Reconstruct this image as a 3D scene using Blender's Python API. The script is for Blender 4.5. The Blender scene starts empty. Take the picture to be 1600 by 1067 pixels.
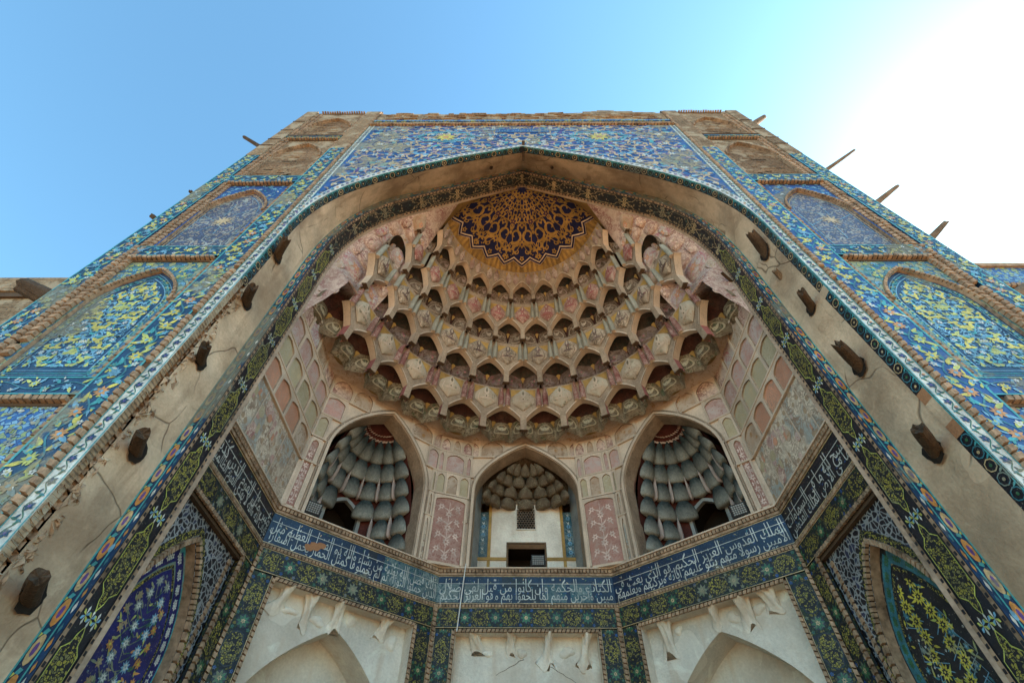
import bpy, math, random
import numpy as np
from mathutils import Vector, Matrix
random.seed(7)
sc = bpy.context.scene
COL = sc.collection
R = math.radians

# ------------------------------------------------------------------ camera
cam = bpy.data.cameras.new('camera'); camo = bpy.data.objects.new('camera', cam); COL.objects.link(camo)
cam.sensor_width = 36.0; cam.lens = 36.0*738.0/1600.0; cam.clip_start = 0.05; cam.clip_end = 3000
zc = Vector((5.0, -582.5, 738.0)).normalized()
xc = Vector((1, 0, -0.0075)); xc = (xc - zc*xc.dot(zc)).normalized(); yc = zc.cross(xc)
M = Matrix(((xc[0], -xc[1], -xc[2]), (yc[0], -yc[1], -yc[2]), (zc[0], -zc[1], -zc[2])))
camo.matrix_world = Matrix.Translation((-0.24, -4.5, 1.6)) @ M.to_4x4()
sc.camera = camo

# ------------------------------------------------------------------ sky, sun, exposure
SUN_EL, SUN_AZ = 40.0, 72.0            # azimuth from +Y (behind the portal) towards +X
world = bpy.data.worlds.new('World'); sc.world = world; world.use_nodes = True
wn = world.node_tree; wn.nodes.clear()
sky = wn.nodes.new('ShaderNodeTexSky'); sky.sky_type = 'NISHITA'; sky.sun_disc = False
sky.sun_elevation = R(SUN_EL); sky.sun_rotation = R(SUN_AZ)
sky.air_density = 1.0; sky.dust_density = .4; sky.ozone_density = .6
bg = wn.nodes.new('ShaderNodeBackground'); bg.inputs[1].default_value = 0.15
wo = wn.nodes.new('ShaderNodeOutputWorld')
tint = wn.nodes.new('ShaderNodeMix'); tint.data_type = 'RGBA'; tint.blend_type = 'MULTIPLY'; tint.inputs[0].default_value = 1; tint.inputs[7].default_value = (.68, 1.0, .97, 1)
wn.links.new(sky.outputs[0], tint.inputs[6]); wn.links.new(tint.outputs[2], bg.inputs[0]); wn.links.new(bg.outputs[0], wo.inputs[0])
sl = bpy.data.lights.new('sun', 'SUN'); sl.energy = 5.0; sl.angle = R(0.5); sl.color = (1, .84, .64)
so = bpy.data.objects.new('sun', sl); COL.objects.link(so)
sd = Vector((math.sin(R(SUN_AZ))*math.cos(R(SUN_EL)), math.cos(R(SUN_AZ))*math.cos(R(SUN_EL)), math.sin(R(SUN_EL))))
so.rotation_euler = sd.to_track_quat('Z', 'Y').to_euler(); so.location = sd*60
sc.view_settings.view_transform = 'Standard'; sc.view_settings.look = 'None'
sc.view_settings.gamma = 1.0; sc.view_settings.exposure = 1.5
try: sc.view_settings.use_curve_mapping = False
except Exception: pass

# ------------------------------------------------------------------ materials
def newmat(name):
    m = bpy.data.materials.new(name); m.use_nodes = True
    nt = m.node_tree; b = nt.nodes['Principled BSDF']
    return m, nt, b
def N(nt, t, **kw):
    n = nt.nodes.new(t)
    for k, v in kw.items():
        if k in ('op', 'operation'): n.operation = v
        elif hasattr(n, k) and not isinstance(k, int): setattr(n, k, v)
    return n
def math_(nt, op, a, b=None, clamp=False):
    n = nt.nodes.new('ShaderNodeMath'); n.operation = op; n.use_clamp = clamp
    for i, x in enumerate((a, b)):
        if x is None: continue
        if isinstance(x, (int, float)): n.inputs[i].default_value = x
        else: nt.links.new(x, n.inputs[i])
    return n.outputs[0]
def mix(nt, fac, a, b, mode='MIX'):
    n = nt.nodes.new('ShaderNodeMix'); n.data_type = 'RGBA'; n.blend_type = mode
    for i, x in ((0, fac), (6, a), (7, b)):
        if isinstance(x, (int, float)): n.inputs[i].default_value = x
        elif isinstance(x, tuple): n.inputs[i].default_value = (x[0], x[1], x[2], 1)
        else: nt.links.new(x, n.inputs[i])
    return n.outputs[2]
def coords(nt, rnd=False):
    t = nt.nodes.new('ShaderNodeTexCoord').outputs['Object']
    if rnd:
        oi = nt.nodes.new('ShaderNodeObjectInfo')
        mp = nt.nodes.new('ShaderNodeVectorMath'); mp.operation = 'ADD'
        mu = nt.nodes.new('ShaderNodeVectorMath'); mu.operation = 'SCALE'
        cb = nt.nodes.new('ShaderNodeCombineXYZ')
        for i in range(3): nt.links.new(oi.outputs['Random'], cb.inputs[i])
        nt.links.new(cb.outputs[0], mu.inputs[0]); mu.inputs['Scale'].default_value = 40
        nt.links.new(t, mp.inputs[0]); nt.links.new(mu.outputs[0], mp.inputs[1])
        t = mp.outputs[0]
    return t
def noise(nt, co, scale, detail=3, rough=.55, dist=0):
    n = nt.nodes.new('ShaderNodeTexNoise'); n.inputs['Scale'].default_value = scale
    n.inputs['Detail'].default_value = detail; n.inputs['Roughness'].default_value = rough
    n.inputs['Distortion'].default_value = dist
    nt.links.new(co, n.inputs['Vector']); return n
def ramp01(nt, x, lo, hi):
    n = nt.nodes.new('ShaderNodeMapRange'); n.inputs[1].default_value = lo; n.inputs[2].default_value = hi
    n.clamp = True; nt.links.new(x, n.inputs[0]); return n.outputs[0]
def vor(nt, co, scale, feature='F1', rnd=1.0):
    n = nt.nodes.new('ShaderNodeTexVoronoi'); n.feature = feature; n.inputs['Scale'].default_value = scale
    n.inputs['Randomness'].default_value = rnd; nt.links.new(co, n.inputs['Vector']); return n
def warp(nt, co, scale, amt):
    n = noise(nt, co, scale, 1)
    s = nt.nodes.new('ShaderNodeVectorMath'); s.operation = 'SUBTRACT'; nt.links.new(n.outputs['Color'], s.inputs[0]); s.inputs[1].default_value = (.5, .5, .5)
    m = nt.nodes.new('ShaderNodeVectorMath'); m.operation = 'SCALE'; nt.links.new(s.outputs[0], m.inputs[0]); m.inputs['Scale'].default_value = amt
    a = nt.nodes.new('ShaderNodeVectorMath'); a.operation = 'ADD'; nt.links.new(co, a.inputs[0]); nt.links.new(m.outputs[0], a.inputs[1])
    return a.outputs[0]
def bump(nt, b, h, strength, dist=.02):
    n = nt.nodes.new('ShaderNodeBump'); n.inputs['Strength'].default_value = strength; n.inputs['Distance'].default_value = dist
    nt.links.new(h, n.inputs['Height']); nt.links.new(n.outputs[0], b.inputs['Normal'])
def tone(nt, co, col, var, vs, fine, fs):
    n1 = noise(nt, co, vs, 4); n2 = noise(nt, co, fs, 2)
    a = ramp01(nt, n1.outputs['Fac'], .3, .7); c = ramp01(nt, n2.outputs['Fac'], .3, .7)
    k = math_(nt, 'ADD', math_(nt, 'MULTIPLY', math_(nt, 'SUBTRACT', a, .5), 2*var), math_(nt, 'MULTIPLY', math_(nt, 'SUBTRACT', c, .5), 2*fine))
    k = math_(nt, 'ADD', k, 1.0)
    if var != .25: k = math_(nt, 'MULTIPLY', k, math_(nt, 'ADD', math_(nt, 'MULTIPLY', nt.nodes.new('ShaderNodeObjectInfo').outputs['Random'], .3), .85))
    if isinstance(col, tuple):
        rgb = nt.nodes.new('ShaderNodeRGB'); rgb.outputs[0].default_value = (*col, 1); col = rgb.outputs[0]
    s = nt.nodes.new('ShaderNodeVectorMath'); s.operation = 'SCALE'; nt.links.new(col, s.inputs[0]); nt.links.new(k, s.inputs['Scale'])
    return s.outputs[0], n2.outputs['Fac']
def surf(name, col, rough=.85, var=.22, vs=1.5, fine=.12, fs=30, bp=.25, rnd=False):
    m, nt, b = newmat(name); co = coords(nt, rnd)
    c, h = tone(nt, co, col, var, vs, fine, fs)
    nt.links.new(c, b.inputs['Base Color']); b.inputs['Roughness'].default_value = rough
    b.inputs['Specular IOR Level'].default_value = .25
    bump(nt, b, h, bp); return m
WEAR = (.25, .245, .18)
def glaze(name, col, rough=.42, wear=.535, var=.25):
    """glazed tile: slightly uneven kiln colour, glaze flaked off in patches to the clay body"""
    m, nt, b = newmat(name); co = coords(nt)
    v = vor(nt, co, 6.5); sp = nt.nodes.new('ShaderNodeSeparateColor'); nt.links.new(v.outputs['Color'], sp.inputs[0])
    c, h = tone(nt, co, col, var, 2.2, .2, 26)
    k = math_(nt, 'ADD', math_(nt, 'MULTIPLY', sp.outputs[0], .4), .8)
    s = nt.nodes.new('ShaderNodeVectorMath'); s.operation = 'SCALE'; nt.links.new(c, s.inputs[0]); nt.links.new(k, s.inputs['Scale'])
    w = noise(nt, co, .55, 4, .6); w2 = noise(nt, co, 9, 3, .6)
    f = math_(nt, 'ADD', math_(nt, 'MULTIPLY', w.outputs['Fac'], .8), math_(nt, 'MULTIPLY', w2.outputs['Fac'], .2))
    f = math_(nt, 'MULTIPLY', ramp01(nt, f, wear, wear+.035), .78)
    fl = noise(nt, co, 38, 2); f2 = math_(nt, 'MULTIPLY', ramp01(nt, fl.outputs['Fac'], .66, .7), .75)
    f = math_(nt, 'MAXIMUM', f, f2)
    wc, _ = tone(nt, co, WEAR, .2, 5, .2, 50)
    nt.links.new(mix(nt, f, s.outputs[0], wc), b.inputs['Base Color'])
    r = math_(nt, 'ADD', math_(nt, 'MULTIPLY', f, .5), rough); nt.links.new(r, b.inputs['Roughness'])
    bump(nt, b, h, .25, .01); return m
def mosaic(name, bgc, pal, scale, wamt=.08, ws=5, edge=.07, rough=.42, second=None):
    """cut-tile mosaic too small to cut out: warped cells in several glazes with dark joints"""
    m, nt, b = newmat(name); co0 = coords(nt); co = warp(nt, co0, ws, wamt)
    v = vor(nt, co, scale); sp = nt.nodes.new('ShaderNodeSeparateColor'); nt.links.new(v.outputs['Color'], sp.inputs[0])
    rp = nt.nodes.new('ShaderNodeValToRGB'); rp.color_ramp.interpolation = 'CONSTANT'
    el = rp.color_ramp.elements; tot = sum(w for _, w in pal); acc = 0
    for i, (c, w) in enumerate(pal):
        e = el[i] if i < 2 else el.new(.5)
        e.position = acc/tot; e.color = (*c, 1); acc += w
    nt.links.new(sp.outputs[0], rp.inputs[0])
    d = vor(nt, co, scale, 'DISTANCE_TO_EDGE')
    f = math_(nt, 'LESS_THAN', d.outputs['Distance'], edge)
    c = mix(nt, f, rp.outputs[0], bgc)
    if second:
        lc, lsc, lth = second
        n = noise(nt, co0, lsc, 1, .5, .4); a = math_(nt, 'ABSOLUTE', math_(nt, 'SUBTRACT', n.outputs['Fac'], .5))
        c = mix(nt, math_(nt, 'LESS_THAN', a, lth), c, lc)
    c, h = tone(nt, co0, c, .25, 1.8, .15, 40)
    nt.links.new(c, b.inputs['Base Color']); b.inputs['Roughness'].default_value = rough
    bump(nt, b, d.outputs['Distance'], .3, .01); return m
def tracery(name, base, line, scale=5, th=.03, blob=None, third=None, rnd=True, rough=.8, tint=None):
    """wall painting: fine scrolling line work and small rosettes on a coloured ground"""
    m, nt, b = newmat(name); co = coords(nt, rnd)
    n = noise(nt, co, scale, 1, .5, .8); a = math_(nt, 'ABSOLUTE', math_(nt, 'SUBTRACT', n.outputs['Fac'], .5))
    f1 = math_(nt, 'LESS_THAN', a, th)
    n2 = noise(nt, co, scale*2.3, 1, .5, .5); a2 = math_(nt, 'ABSOLUTE', math_(nt, 'SUBTRACT', n2.outputs['Fac'], .52))
    f = math_(nt, 'MAXIMUM', f1, math_(nt, 'MULTIPLY', math_(nt, 'LESS_THAN', a2, th*1.1), .75))
    c0, h = tone(nt, co, base, .22, 2.2, .1, 30)
    if tint:
        nb = noise(nt, co, 1.6, 2); c0 = mix(nt, ramp01(nt, nb.outputs['Fac'], .48, .56), c0, tint)
    if third:
        v = vor(nt, co, scale*.9); sp = nt.nodes.new('ShaderNodeSeparateColor'); nt.links.new(v.outputs['Color'], sp.inputs[0])
        g = math_(nt, 'MULTIPLY', math_(nt, 'LESS_THAN', v.outputs['Distance'], .34), math_(nt, 'GREATER_THAN', sp.outputs[1], .35))
        c0 = mix(nt, math_(nt, 'MULTIPLY', g, .8), c0, third)
    fw = noise(nt, co, 3, 3); fd = ramp01(nt, fw.outputs['Fac'], .3, .62)
    c = mix(nt, math_(nt, 'MULTIPLY', f, fd), c0, line)
    dn = noise(nt, co, 1.1, 5, .65); c = mix(nt, math_(nt, 'MULTIPLY', ramp01(nt, dn.outputs['Fac'], .5, .8), .5), c, (.23, .17, .12))
    nt.links.new(c, b.inputs['Base Color']); b.inputs['Roughness'].default_value = rough
    b.inputs['Specular IOR Level'].default_value = .25
    bump(nt, b, h, .2, .01); return m
def brickwork(name, c1, c2, mort, w=.26, h=.065, axis='XZ', patch=None):
    m, nt, b = newmat(name); co = coords(nt)
    s = nt.nodes.new('ShaderNodeSeparateXYZ'); nt.links.new(co, s.inputs[0])
    cb = nt.nodes.new('ShaderNodeCombineXYZ')
    nt.links.new(s.outputs['XYZ'.index(axis[0])], cb.inputs[0]); nt.links.new(s.outputs['XYZ'.index(axis[1])], cb.inputs[1])
    wv = warp(nt, cb.outputs[0], 3, .03)
    br = nt.nodes.new('ShaderNodeTexBrick'); nt.links.new(wv, br.inputs['Vector'])
    br.inputs['Color1'].default_value = (*c1, 1); br.inputs['Color2'].default_value = (*c2, 1); br.inputs['Mortar'].default_value = (*mort, 1)
    br.inputs['Scale'].default_value = 1; br.inputs['Brick Width'].default_value = w; br.inputs['Row Height'].default_value = h
    br.inputs['Mortar Size'].default_value = .012; br.inputs['Mortar Smooth'].default_value = .4; br.inputs['Bias'].default_value = 0
    c, hh = tone(nt, co, br.outputs['Color'], .3, 1.2, .3, 14)
    if patch:
        n = noise(nt, co, 1.4, 5, .65); c = mix(nt, ramp01(nt, n.outputs['Fac'], .5, .58), c, patch)
    nt.links.new(c, b.inputs['Base Color']); b.inputs['Roughness'].default_value = .92; b.inputs['Specular IOR Level'].default_value = .15
    hm = math_(nt, 'ADD', math_(nt, 'MULTIPLY', br.outputs['Fac'], -.6), math_(nt, 'MULTIPLY', hh, .8))
    bump(nt, b, hm, .7, .03); return m
def plaster(name, col, stain, crack=True, var=.2):
    m, nt, b = newmat(name); co = coords(nt)
    c, h = tone(nt, co, col, var, .9, .08, 22)
    n = noise(nt, co, .7, 6, .65); c = mix(nt, math_(nt, 'MULTIPLY', ramp01(nt, n.outputs['Fac'], .45, .66), .6), c, stain)
    mpv = nt.nodes.new('ShaderNodeMapping'); mpv.inputs['Scale'].default_value = (3, 3, .35); nt.links.new(co, mpv.inputs[0])
    nv = noise(nt, mpv.outputs[0], 1.2, 5, .6); c = mix(nt, math_(nt, 'MULTIPLY', ramp01(nt, nv.outputs['Fac'], .52, .68), .5), c, tuple(x*1.15 for x in stain))
    rp = vor(nt, warp(nt, co, 2, .5), .9); rs = nt.nodes.new('ShaderNodeSeparateColor'); nt.links.new(rp.outputs['Color'], rs.inputs[0])
    pr = math_(nt, 'MULTIPLY', math_(nt, 'LESS_THAN', rp.outputs['Distance'], .34), math_(nt, 'GREATER_THAN', rs.outputs[0], .55)); c = mix(nt, math_(nt, 'MULTIPLY', pr, .3), c, tuple(min(1, x*1.25) for x in col))
    n3 = noise(nt, co, 1.7, 4, .6, 1.0); c = mix(nt, math_(nt, 'MULTIPLY', ramp01(nt, n3.outputs['Fac'], .58, .7), .45), c, tuple(min(1, x*1.35) for x in col))
    if crack:
        w = warp(nt, co, 1.6, .5); d = vor(nt, w, .75, 'DISTANCE_TO_EDGE')
        nn = noise(nt, co, 1.0, 2); k = math_(nt, 'MULTIPLY', math_(nt, 'SUBTRACT', 1, ramp01(nt, d.outputs['Distance'], .0, .014)), ramp01(nt, nn.outputs['Fac'], .46, .54))
        c = mix(nt, math_(nt, 'MULTIPLY', k, .75), c, tuple(x*.3 for x in stain))
        h = math_(nt, 'SUBTRACT', h, math_(nt, 'MULTIPLY', k, 1.5))
    nt.links.new(c, b.inputs['Base Color']); b.inputs['Roughness'].default_value = .9; b.inputs['Specular IOR Level'].default_value = .15
    bump(nt, b, h, .35, .03); return m

def petal_paint():
    m, nt, b = newmat('grey_white_petal'); co = coords(nt, True); o = nt.nodes.new('ShaderNodeTexCoord').outputs['Object']
    sp = nt.nodes.new('ShaderNodeSeparateXYZ'); nt.links.new(o, sp.inputs[0])
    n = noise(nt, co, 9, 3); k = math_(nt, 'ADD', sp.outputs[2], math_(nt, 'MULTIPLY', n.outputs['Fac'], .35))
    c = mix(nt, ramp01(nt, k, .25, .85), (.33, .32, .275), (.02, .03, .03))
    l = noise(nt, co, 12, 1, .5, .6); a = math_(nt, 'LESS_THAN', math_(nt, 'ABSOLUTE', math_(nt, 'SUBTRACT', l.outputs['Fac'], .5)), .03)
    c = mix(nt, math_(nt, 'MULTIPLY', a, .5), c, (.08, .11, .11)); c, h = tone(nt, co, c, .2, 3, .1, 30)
    nt.links.new(c, b.inputs['Base Color']); b.inputs['Roughness'].default_value = .75; return m
NAVY = (.008, .03, .12)
MT = {}
def setup_materials():
    g = MT
    g['navy'] = glaze('glaze_navy', (.008, .04, .11)); g['blue'] = glaze('glaze_blue', (.014, .065, .24))
    g['cobalt'] = glaze('glaze_cobalt', (.012, .014, .12), wear=.63); g['black'] = glaze('glaze_black', (.012, .014, .022), wear=.62)
    g['turq'] = glaze('glaze_turquoise', (.06, .33, .36)); g['teal'] = glaze('glaze_teal', (.04, .17, .22))
    g['sky'] = glaze('glaze_light_blue', (.16, .36, .52)); g['white'] = glaze('glaze_white', (.58, .58, .53), wear=.6)
    g['yellow'] = glaze('glaze_yellow', (.62, .52, .07)); g['lime'] = glaze('glaze_yellow_green', (.48, .5, .11))
    g['orange'] = glaze('glaze_orange', (.55, .25, .07)); g['green'] = glaze('glaze_green', (.035, .125, .06))
    g['purple'] = glaze('glaze_purple', (.12, .06, .25)); g['buff'] = glaze('glaze_buff', (.52, .38, .2)); g['pinkg'] = glaze('glaze_pink', (.45, .3, .3))
    g['clay'] = surf('bare_clay_patch', (.42, .2, .1))
    g['m_green'] = mosaic('green_yellow_mosaic', (.012, .02, .025), [((.17, .14, .035), 5), ((.03, .05, .022), 4), ((.012, .02, .04), .6), ((.11, .09, .045), 3)], 19, .1, 6, .13, rough=.68)
    g['m_black'] = mosaic('black_yellow_mosaic', (.01, .01, .014), [((.33, .28, .05), 5), ((.012, .014, .02), 3), ((.2, .18, .07), 3)], 30, .08, 9, .11, rough=.65)
    g['m_blackwhite'] = mosaic('black_white_mosaic', (.3, .31, .32), [((.012, .012, .02), 5), ((.03, .04, .09), 1)], 11, .12, 6, .1)
    g['m_dark'] = mosaic('dark_soffit_mosaic', (.014, .014, .016), [((.26, .2, .12), 3), ((.02, .025, .03), 3.5), ((.05, .09, .08), 1.4), ((.33, .28, .2), 1)], 14, .07, 6, .13)
    g['m_purple'] = mosaic('purple_grey_mosaic', (.06, .055, .085), [((.34, .275, .21), 4), ((.1, .11, .19), 2), ((.2, .22, .23), 1.6), ((.25, .15, .14), 1.6)], 14, .06, 4, .12, second=((.32, .33, .3), 2.2, .012))
    g['m_blue'] = mosaic('blue_mosaic', (.015, .05, .2), [((.03, .12, .36), 3), ((.2, .38, .55), 2), ((.32, .4, .14), .9), ((.015, .05, .2), 3)], 15, .12, 6, .06)
    g['m_teal'] = mosaic('worn_teal_mosaic', (.03, .09, .16), [((.12, .26, .24), 3), ((.3, .34, .2), 1.5), ((.05, .15, .28), 2), ((.24, .26, .2), 2)], 9, .18, 4, .05)
    g['brick'] = surf('fired_brick', (.36, .235, .15), .9, .3, 2, .3, 18, .5, rnd=True)
    g['brick2'] = surf('fired_brick_course', (.36, .24, .155), .9, .35, 2.5, .4, 9, .5)
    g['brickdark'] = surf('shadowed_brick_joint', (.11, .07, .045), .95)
    g['brickwall'] = brickwork('weathered_brickwork', (.38, .26, .16), (.3, .19, .11), (.2, .14, .09), patch=(.46, .36, .25))
    g['brickwall2'] = brickwork('brown_brickwork', (.33, .21, .12), (.25, .15, .085), (.16, .1, .065), patch=(.38, .28, .185))
    g['brickside'] = brickwork('side_brickwork', (.38, .26, .16), (.3, .19, .11), (.2, .14, .09), axis='YZ')
    g['plaster'] = plaster('reveal_plaster', (.6, .435, .295), (.24, .15, .09), var=.35)
    g['wplaster'] = plaster('pale_plaster', (.8, .73, .63), (.56, .44, .33), crack=False, var=.22)
    g['stucco'] = surf('grey_stucco', (.37, .275, .2), .85, .3, 2, .18, 18, .35, rnd=True)
    g['stuccol'] = surf('pale_stucco', (.64, .5, .385), .85, .15, 2, .1, 30, .2)
    g['redslat'] = tracery('dark_red_slat', (.2, .055, .045), (.5, .33, .28), 14, .06)
    g['greyslat'] = surf('grey_slat', (.35, .33, .27), .8, .25, 3, .12, 30, .2, rnd=True)
    g['pinkslat'] = surf('pink_reveal', (.42, .16, .15), .8, .2, 3, .1, 30, .2)
    g['gold'] = surf('gold_paint', (.44, .265, .08), .6, .3, 3, .12, 25, .15)
    g['golddark'] = surf('dark_gold_paint', (.3, .18, .065), .65, .35, 2.5, .15, 25, .15)
    g['navyp'] = surf('navy_paint', (.014, .018, .085), .7, .3, 3, .15, 25, .1)
    g['purplep'] = surf('purple_paint', (.06, .025, .1), .7, .3, 3, .15, 25, .1)
    g['hood'] = tracery('dark_hood_paint_and_shade', (.06, .032, .02), (.015, .02, .017), 12, .09, third=(.02, .045, .03))  # dark paint, with part of the hollow's shade put into the colour
    g['hoodred'] = tracery('red_hood_paint_and_shade', (.085, .027, .018), (.03, .015, .012), 12, .06)  # dark red paint, likewise deepened by shade put into the colour
    g['lobe1'] = tracery('olive_lobe', (.13, .095, .055), (.3, .25, .17), 7, .06)
    g['lobe2'] = tracery('brown_lobe', (.125, .075, .045), (.36, .27, .2), 6, .06, third=(.16, .085, .06))
    g['lobe3'] = tracery('mauve_lobe', (.13, .08, .065), (.3, .22, .19), 6, .06, third=(.27, .085, .1))
    g['lobe4'] = tracery('olive_ring_lobe', (.14, .1, .06), (.31, .25, .17), 7, .06, third=(.06, .085, .04))
    g['sh1'] = tracery('pink_shield', (.3, .18, .155), (.58, .46, .4), 10, .09)
    g['sh2'] = tracery('red_line_shield', (.6, .42, .34), (.3, .09, .075), 10, .08)
    g['sh3'] = tracery('cream_shield', (.58, .45, .34), (.2, .15, .105), 8, .07)
    g['sh4'] = tracery('olive_crowned_shield', (.5, .37, .265), (.56, .48, .37), 7, .09, third=(.13, .12, .07))
    g['flank'] = tracery('pale_pink_painting', (.74, .56, .465), (.36, .18, .16), 6, .05, third=(.48, .32, .28))
    g['flank2'] = tracery('pale_blue_painting', (.56, .52, .49), (.45, .17, .2), 6, .05, third=(.5, .33, .33))
    g['salmon'] = tracery('salmon_painting', (.64, .31, .2), (.5, .3, .22), 9, .04)
    g['pinkp'] = tracery('pink_floral_painting', (.56, .31, .26), (.58, .46, .42), 8, .09)
    g['olivep'] = tracery('olive_floral_painting', (.5, .4, .25), (.52, .45, .32), 8, .08)
    g['goldpink'] = tracery('gold_pink_painting', (.44, .3, .21), (.6, .48, .38), 6, .08, third=(.4, .2, .07))
    g['cream'] = tracery('cream_collage_painting', (.74, .62, .49), (.33, .23, .17), 6, .05, third=(.42, .27, .15), tint=(.41, .42, .39))
    g['rose'] = tracery('rose_ground', (.4, .2, .16), (.5, .33, .28), 5, .05)
    g['rosel'] = surf('pale_rose_flower', (.68, .52, .45), .85, .35, 4, .2, 30, .1)
    g['darkred'] = surf('dark_red_niche', (.1, .028, .022), .8, .3, 2, .15, 20, .2)
    g['petal'] = tracery('grey_white_petal', (.34, .35, .33), (.1, .13, .13), 5, .03)
    g['petal'] = petal_paint(); g['ink'] = glaze('glaze_ink_blue', (.006, .022, .062), wear=.6); g['script'] = glaze('glaze_script_white', (.52, .53, .5), wear=.66)
    g['petalp'] = surf('pink_white_leaf', (.5, .4, .36), .8, .2, 3)
    g['greypanel'] = surf('grey_panel', (.3, .31, .3), .85, .25, 2)
    g['crown'] = tracery('brown_crown_painting', (.1, .065, .04), (.24, .19, .12), 9, .05)
    g['void'] = surf('painted_recess_shade', (.022, .016, .012), .95)  # near-black colour stands in for the darkness of unlit openings
    g['wood'] = surf('old_timber', (.085, .054, .034), .9, .35, 4, .3, 40, .8)
    g['wood2'] = surf('weathered_timber', (.2, .13, .08), .9, .35, 4, .3, 40, .8)
    g['metal'] = surf('black_metal', (.02, .02, .022), .5, .1); g['lens'] = surf('lamp_glass', (.3, .3, .3), .25, .1)
    g['whitepipe'] = surf('white_conduit', (.7, .68, .64), .5, .1)
    g['ground'] = surf('paving', (.36, .225, .12), .9, .2, .3, .2, 6, .3)
    g['tc'] = tracery('teal_flower_tile', (.03, .095, .125), (.2, .27, .27), 10, .06, third=(.014, .04, .13), rnd=False, rough=.4)
setup_materials()

# ------------------------------------------------------------------ helpers
def tag(o, label=None, cat=None, group=None, kind=None):
    if label: o['label'] = label
    if cat: o['category'] = cat
    if group: o['group'] = group
    if kind: o['kind'] = kind
    return o
class G:
    """collects polygons with materials and builds ONE mesh object"""
    def __init__(s): s.v = []; s.f = []; s.m = []; s.mats = []
    def mi(s, k):
        if k not in s.mats: s.mats.append(k)
        return s.mats.index(k)
    def poly(s, pts, mat):
        n = len(s.v); s.v.extend(tuple(p) for p in pts); s.f.append(tuple(range(n, n+len(pts)))); s.m.append(s.mi(mat))
    def box(s, x0, x1, y0, y1, z0, z1, mat, fn=None, bev=0):
        P = [(x, y, z) for z in (z0, z1) for y in (y0, y1) for x in (x0, x1)]
        if fn: P = [fn(*p) for p in P]
        n = len(s.v); s.v.extend(tuple(p) for p in P); k = s.mi(mat)
        for q in ((0, 2, 3, 1), (4, 5, 7, 6), (0, 1, 5, 4), (2, 6, 7, 3), (0, 4, 6, 2), (1, 3, 7, 5)):
            s.f.append(tuple(n+i for i in q)); s.m.append(k)
    def grid(s, fn, nu, nv, mat, u0=0, u1=1, v0=0, v1=1):
        n = len(s.v)
        for j in range(nv+1):
            for i in range(nu+1): s.v.append(tuple(fn(u0+(u1-u0)*i/nu, v0+(v1-v0)*j/nv)))
        k = s.mi(mat) if isinstance(mat, str) else None
        for j in range(nv):
            for i in range(nu):
                a = n+j*(nu+1)+i; s.f.append((a, a+1, a+nu+2, a+nu+1))
                s.m.append(k if k is not None else s.mi(mat(i, j)))
    def art(s, A, fn, base=.004, step=.0016):
        for i, (pts, mat, lay) in enumerate(A.p):                     # every figure on its own level: no two coincide
            s.poly([fn(u, v, base+lay*step+(i % 70)*2.2e-5) for u, v in pts], mat)
    def mesh(s, name, smooth=False):
        me = bpy.data.meshes.new(name); me.from_pydata(s.v, [], s.f)
        for k in s.mats: me.materials.append(MT[k])
        me.polygons.foreach_set('material_index', s.m)
        if smooth: me.polygons.foreach_set('use_smooth', [True]*len(s.f))
        me.update(); return me
    def build(s, name, parent=None, smooth=False, label=None, cat=None, group=None, kind=None):
        return link(name, s.mesh(name, smooth), parent, label, cat, group, kind)
def link(name, me, parent=None, label=None, cat=None, group=None, kind=None):
    o = bpy.data.objects.new(name, me); COL.objects.link(o)
    if parent is not None: o.parent = parent
    tag(o, label, cat, group, kind); return o
def empty(name, loc, label, cat, group=None):
    o = bpy.data.objects.new(name, None); COL.objects.link(o); o.location = loc; tag(o, label, cat, group); return o

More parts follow.
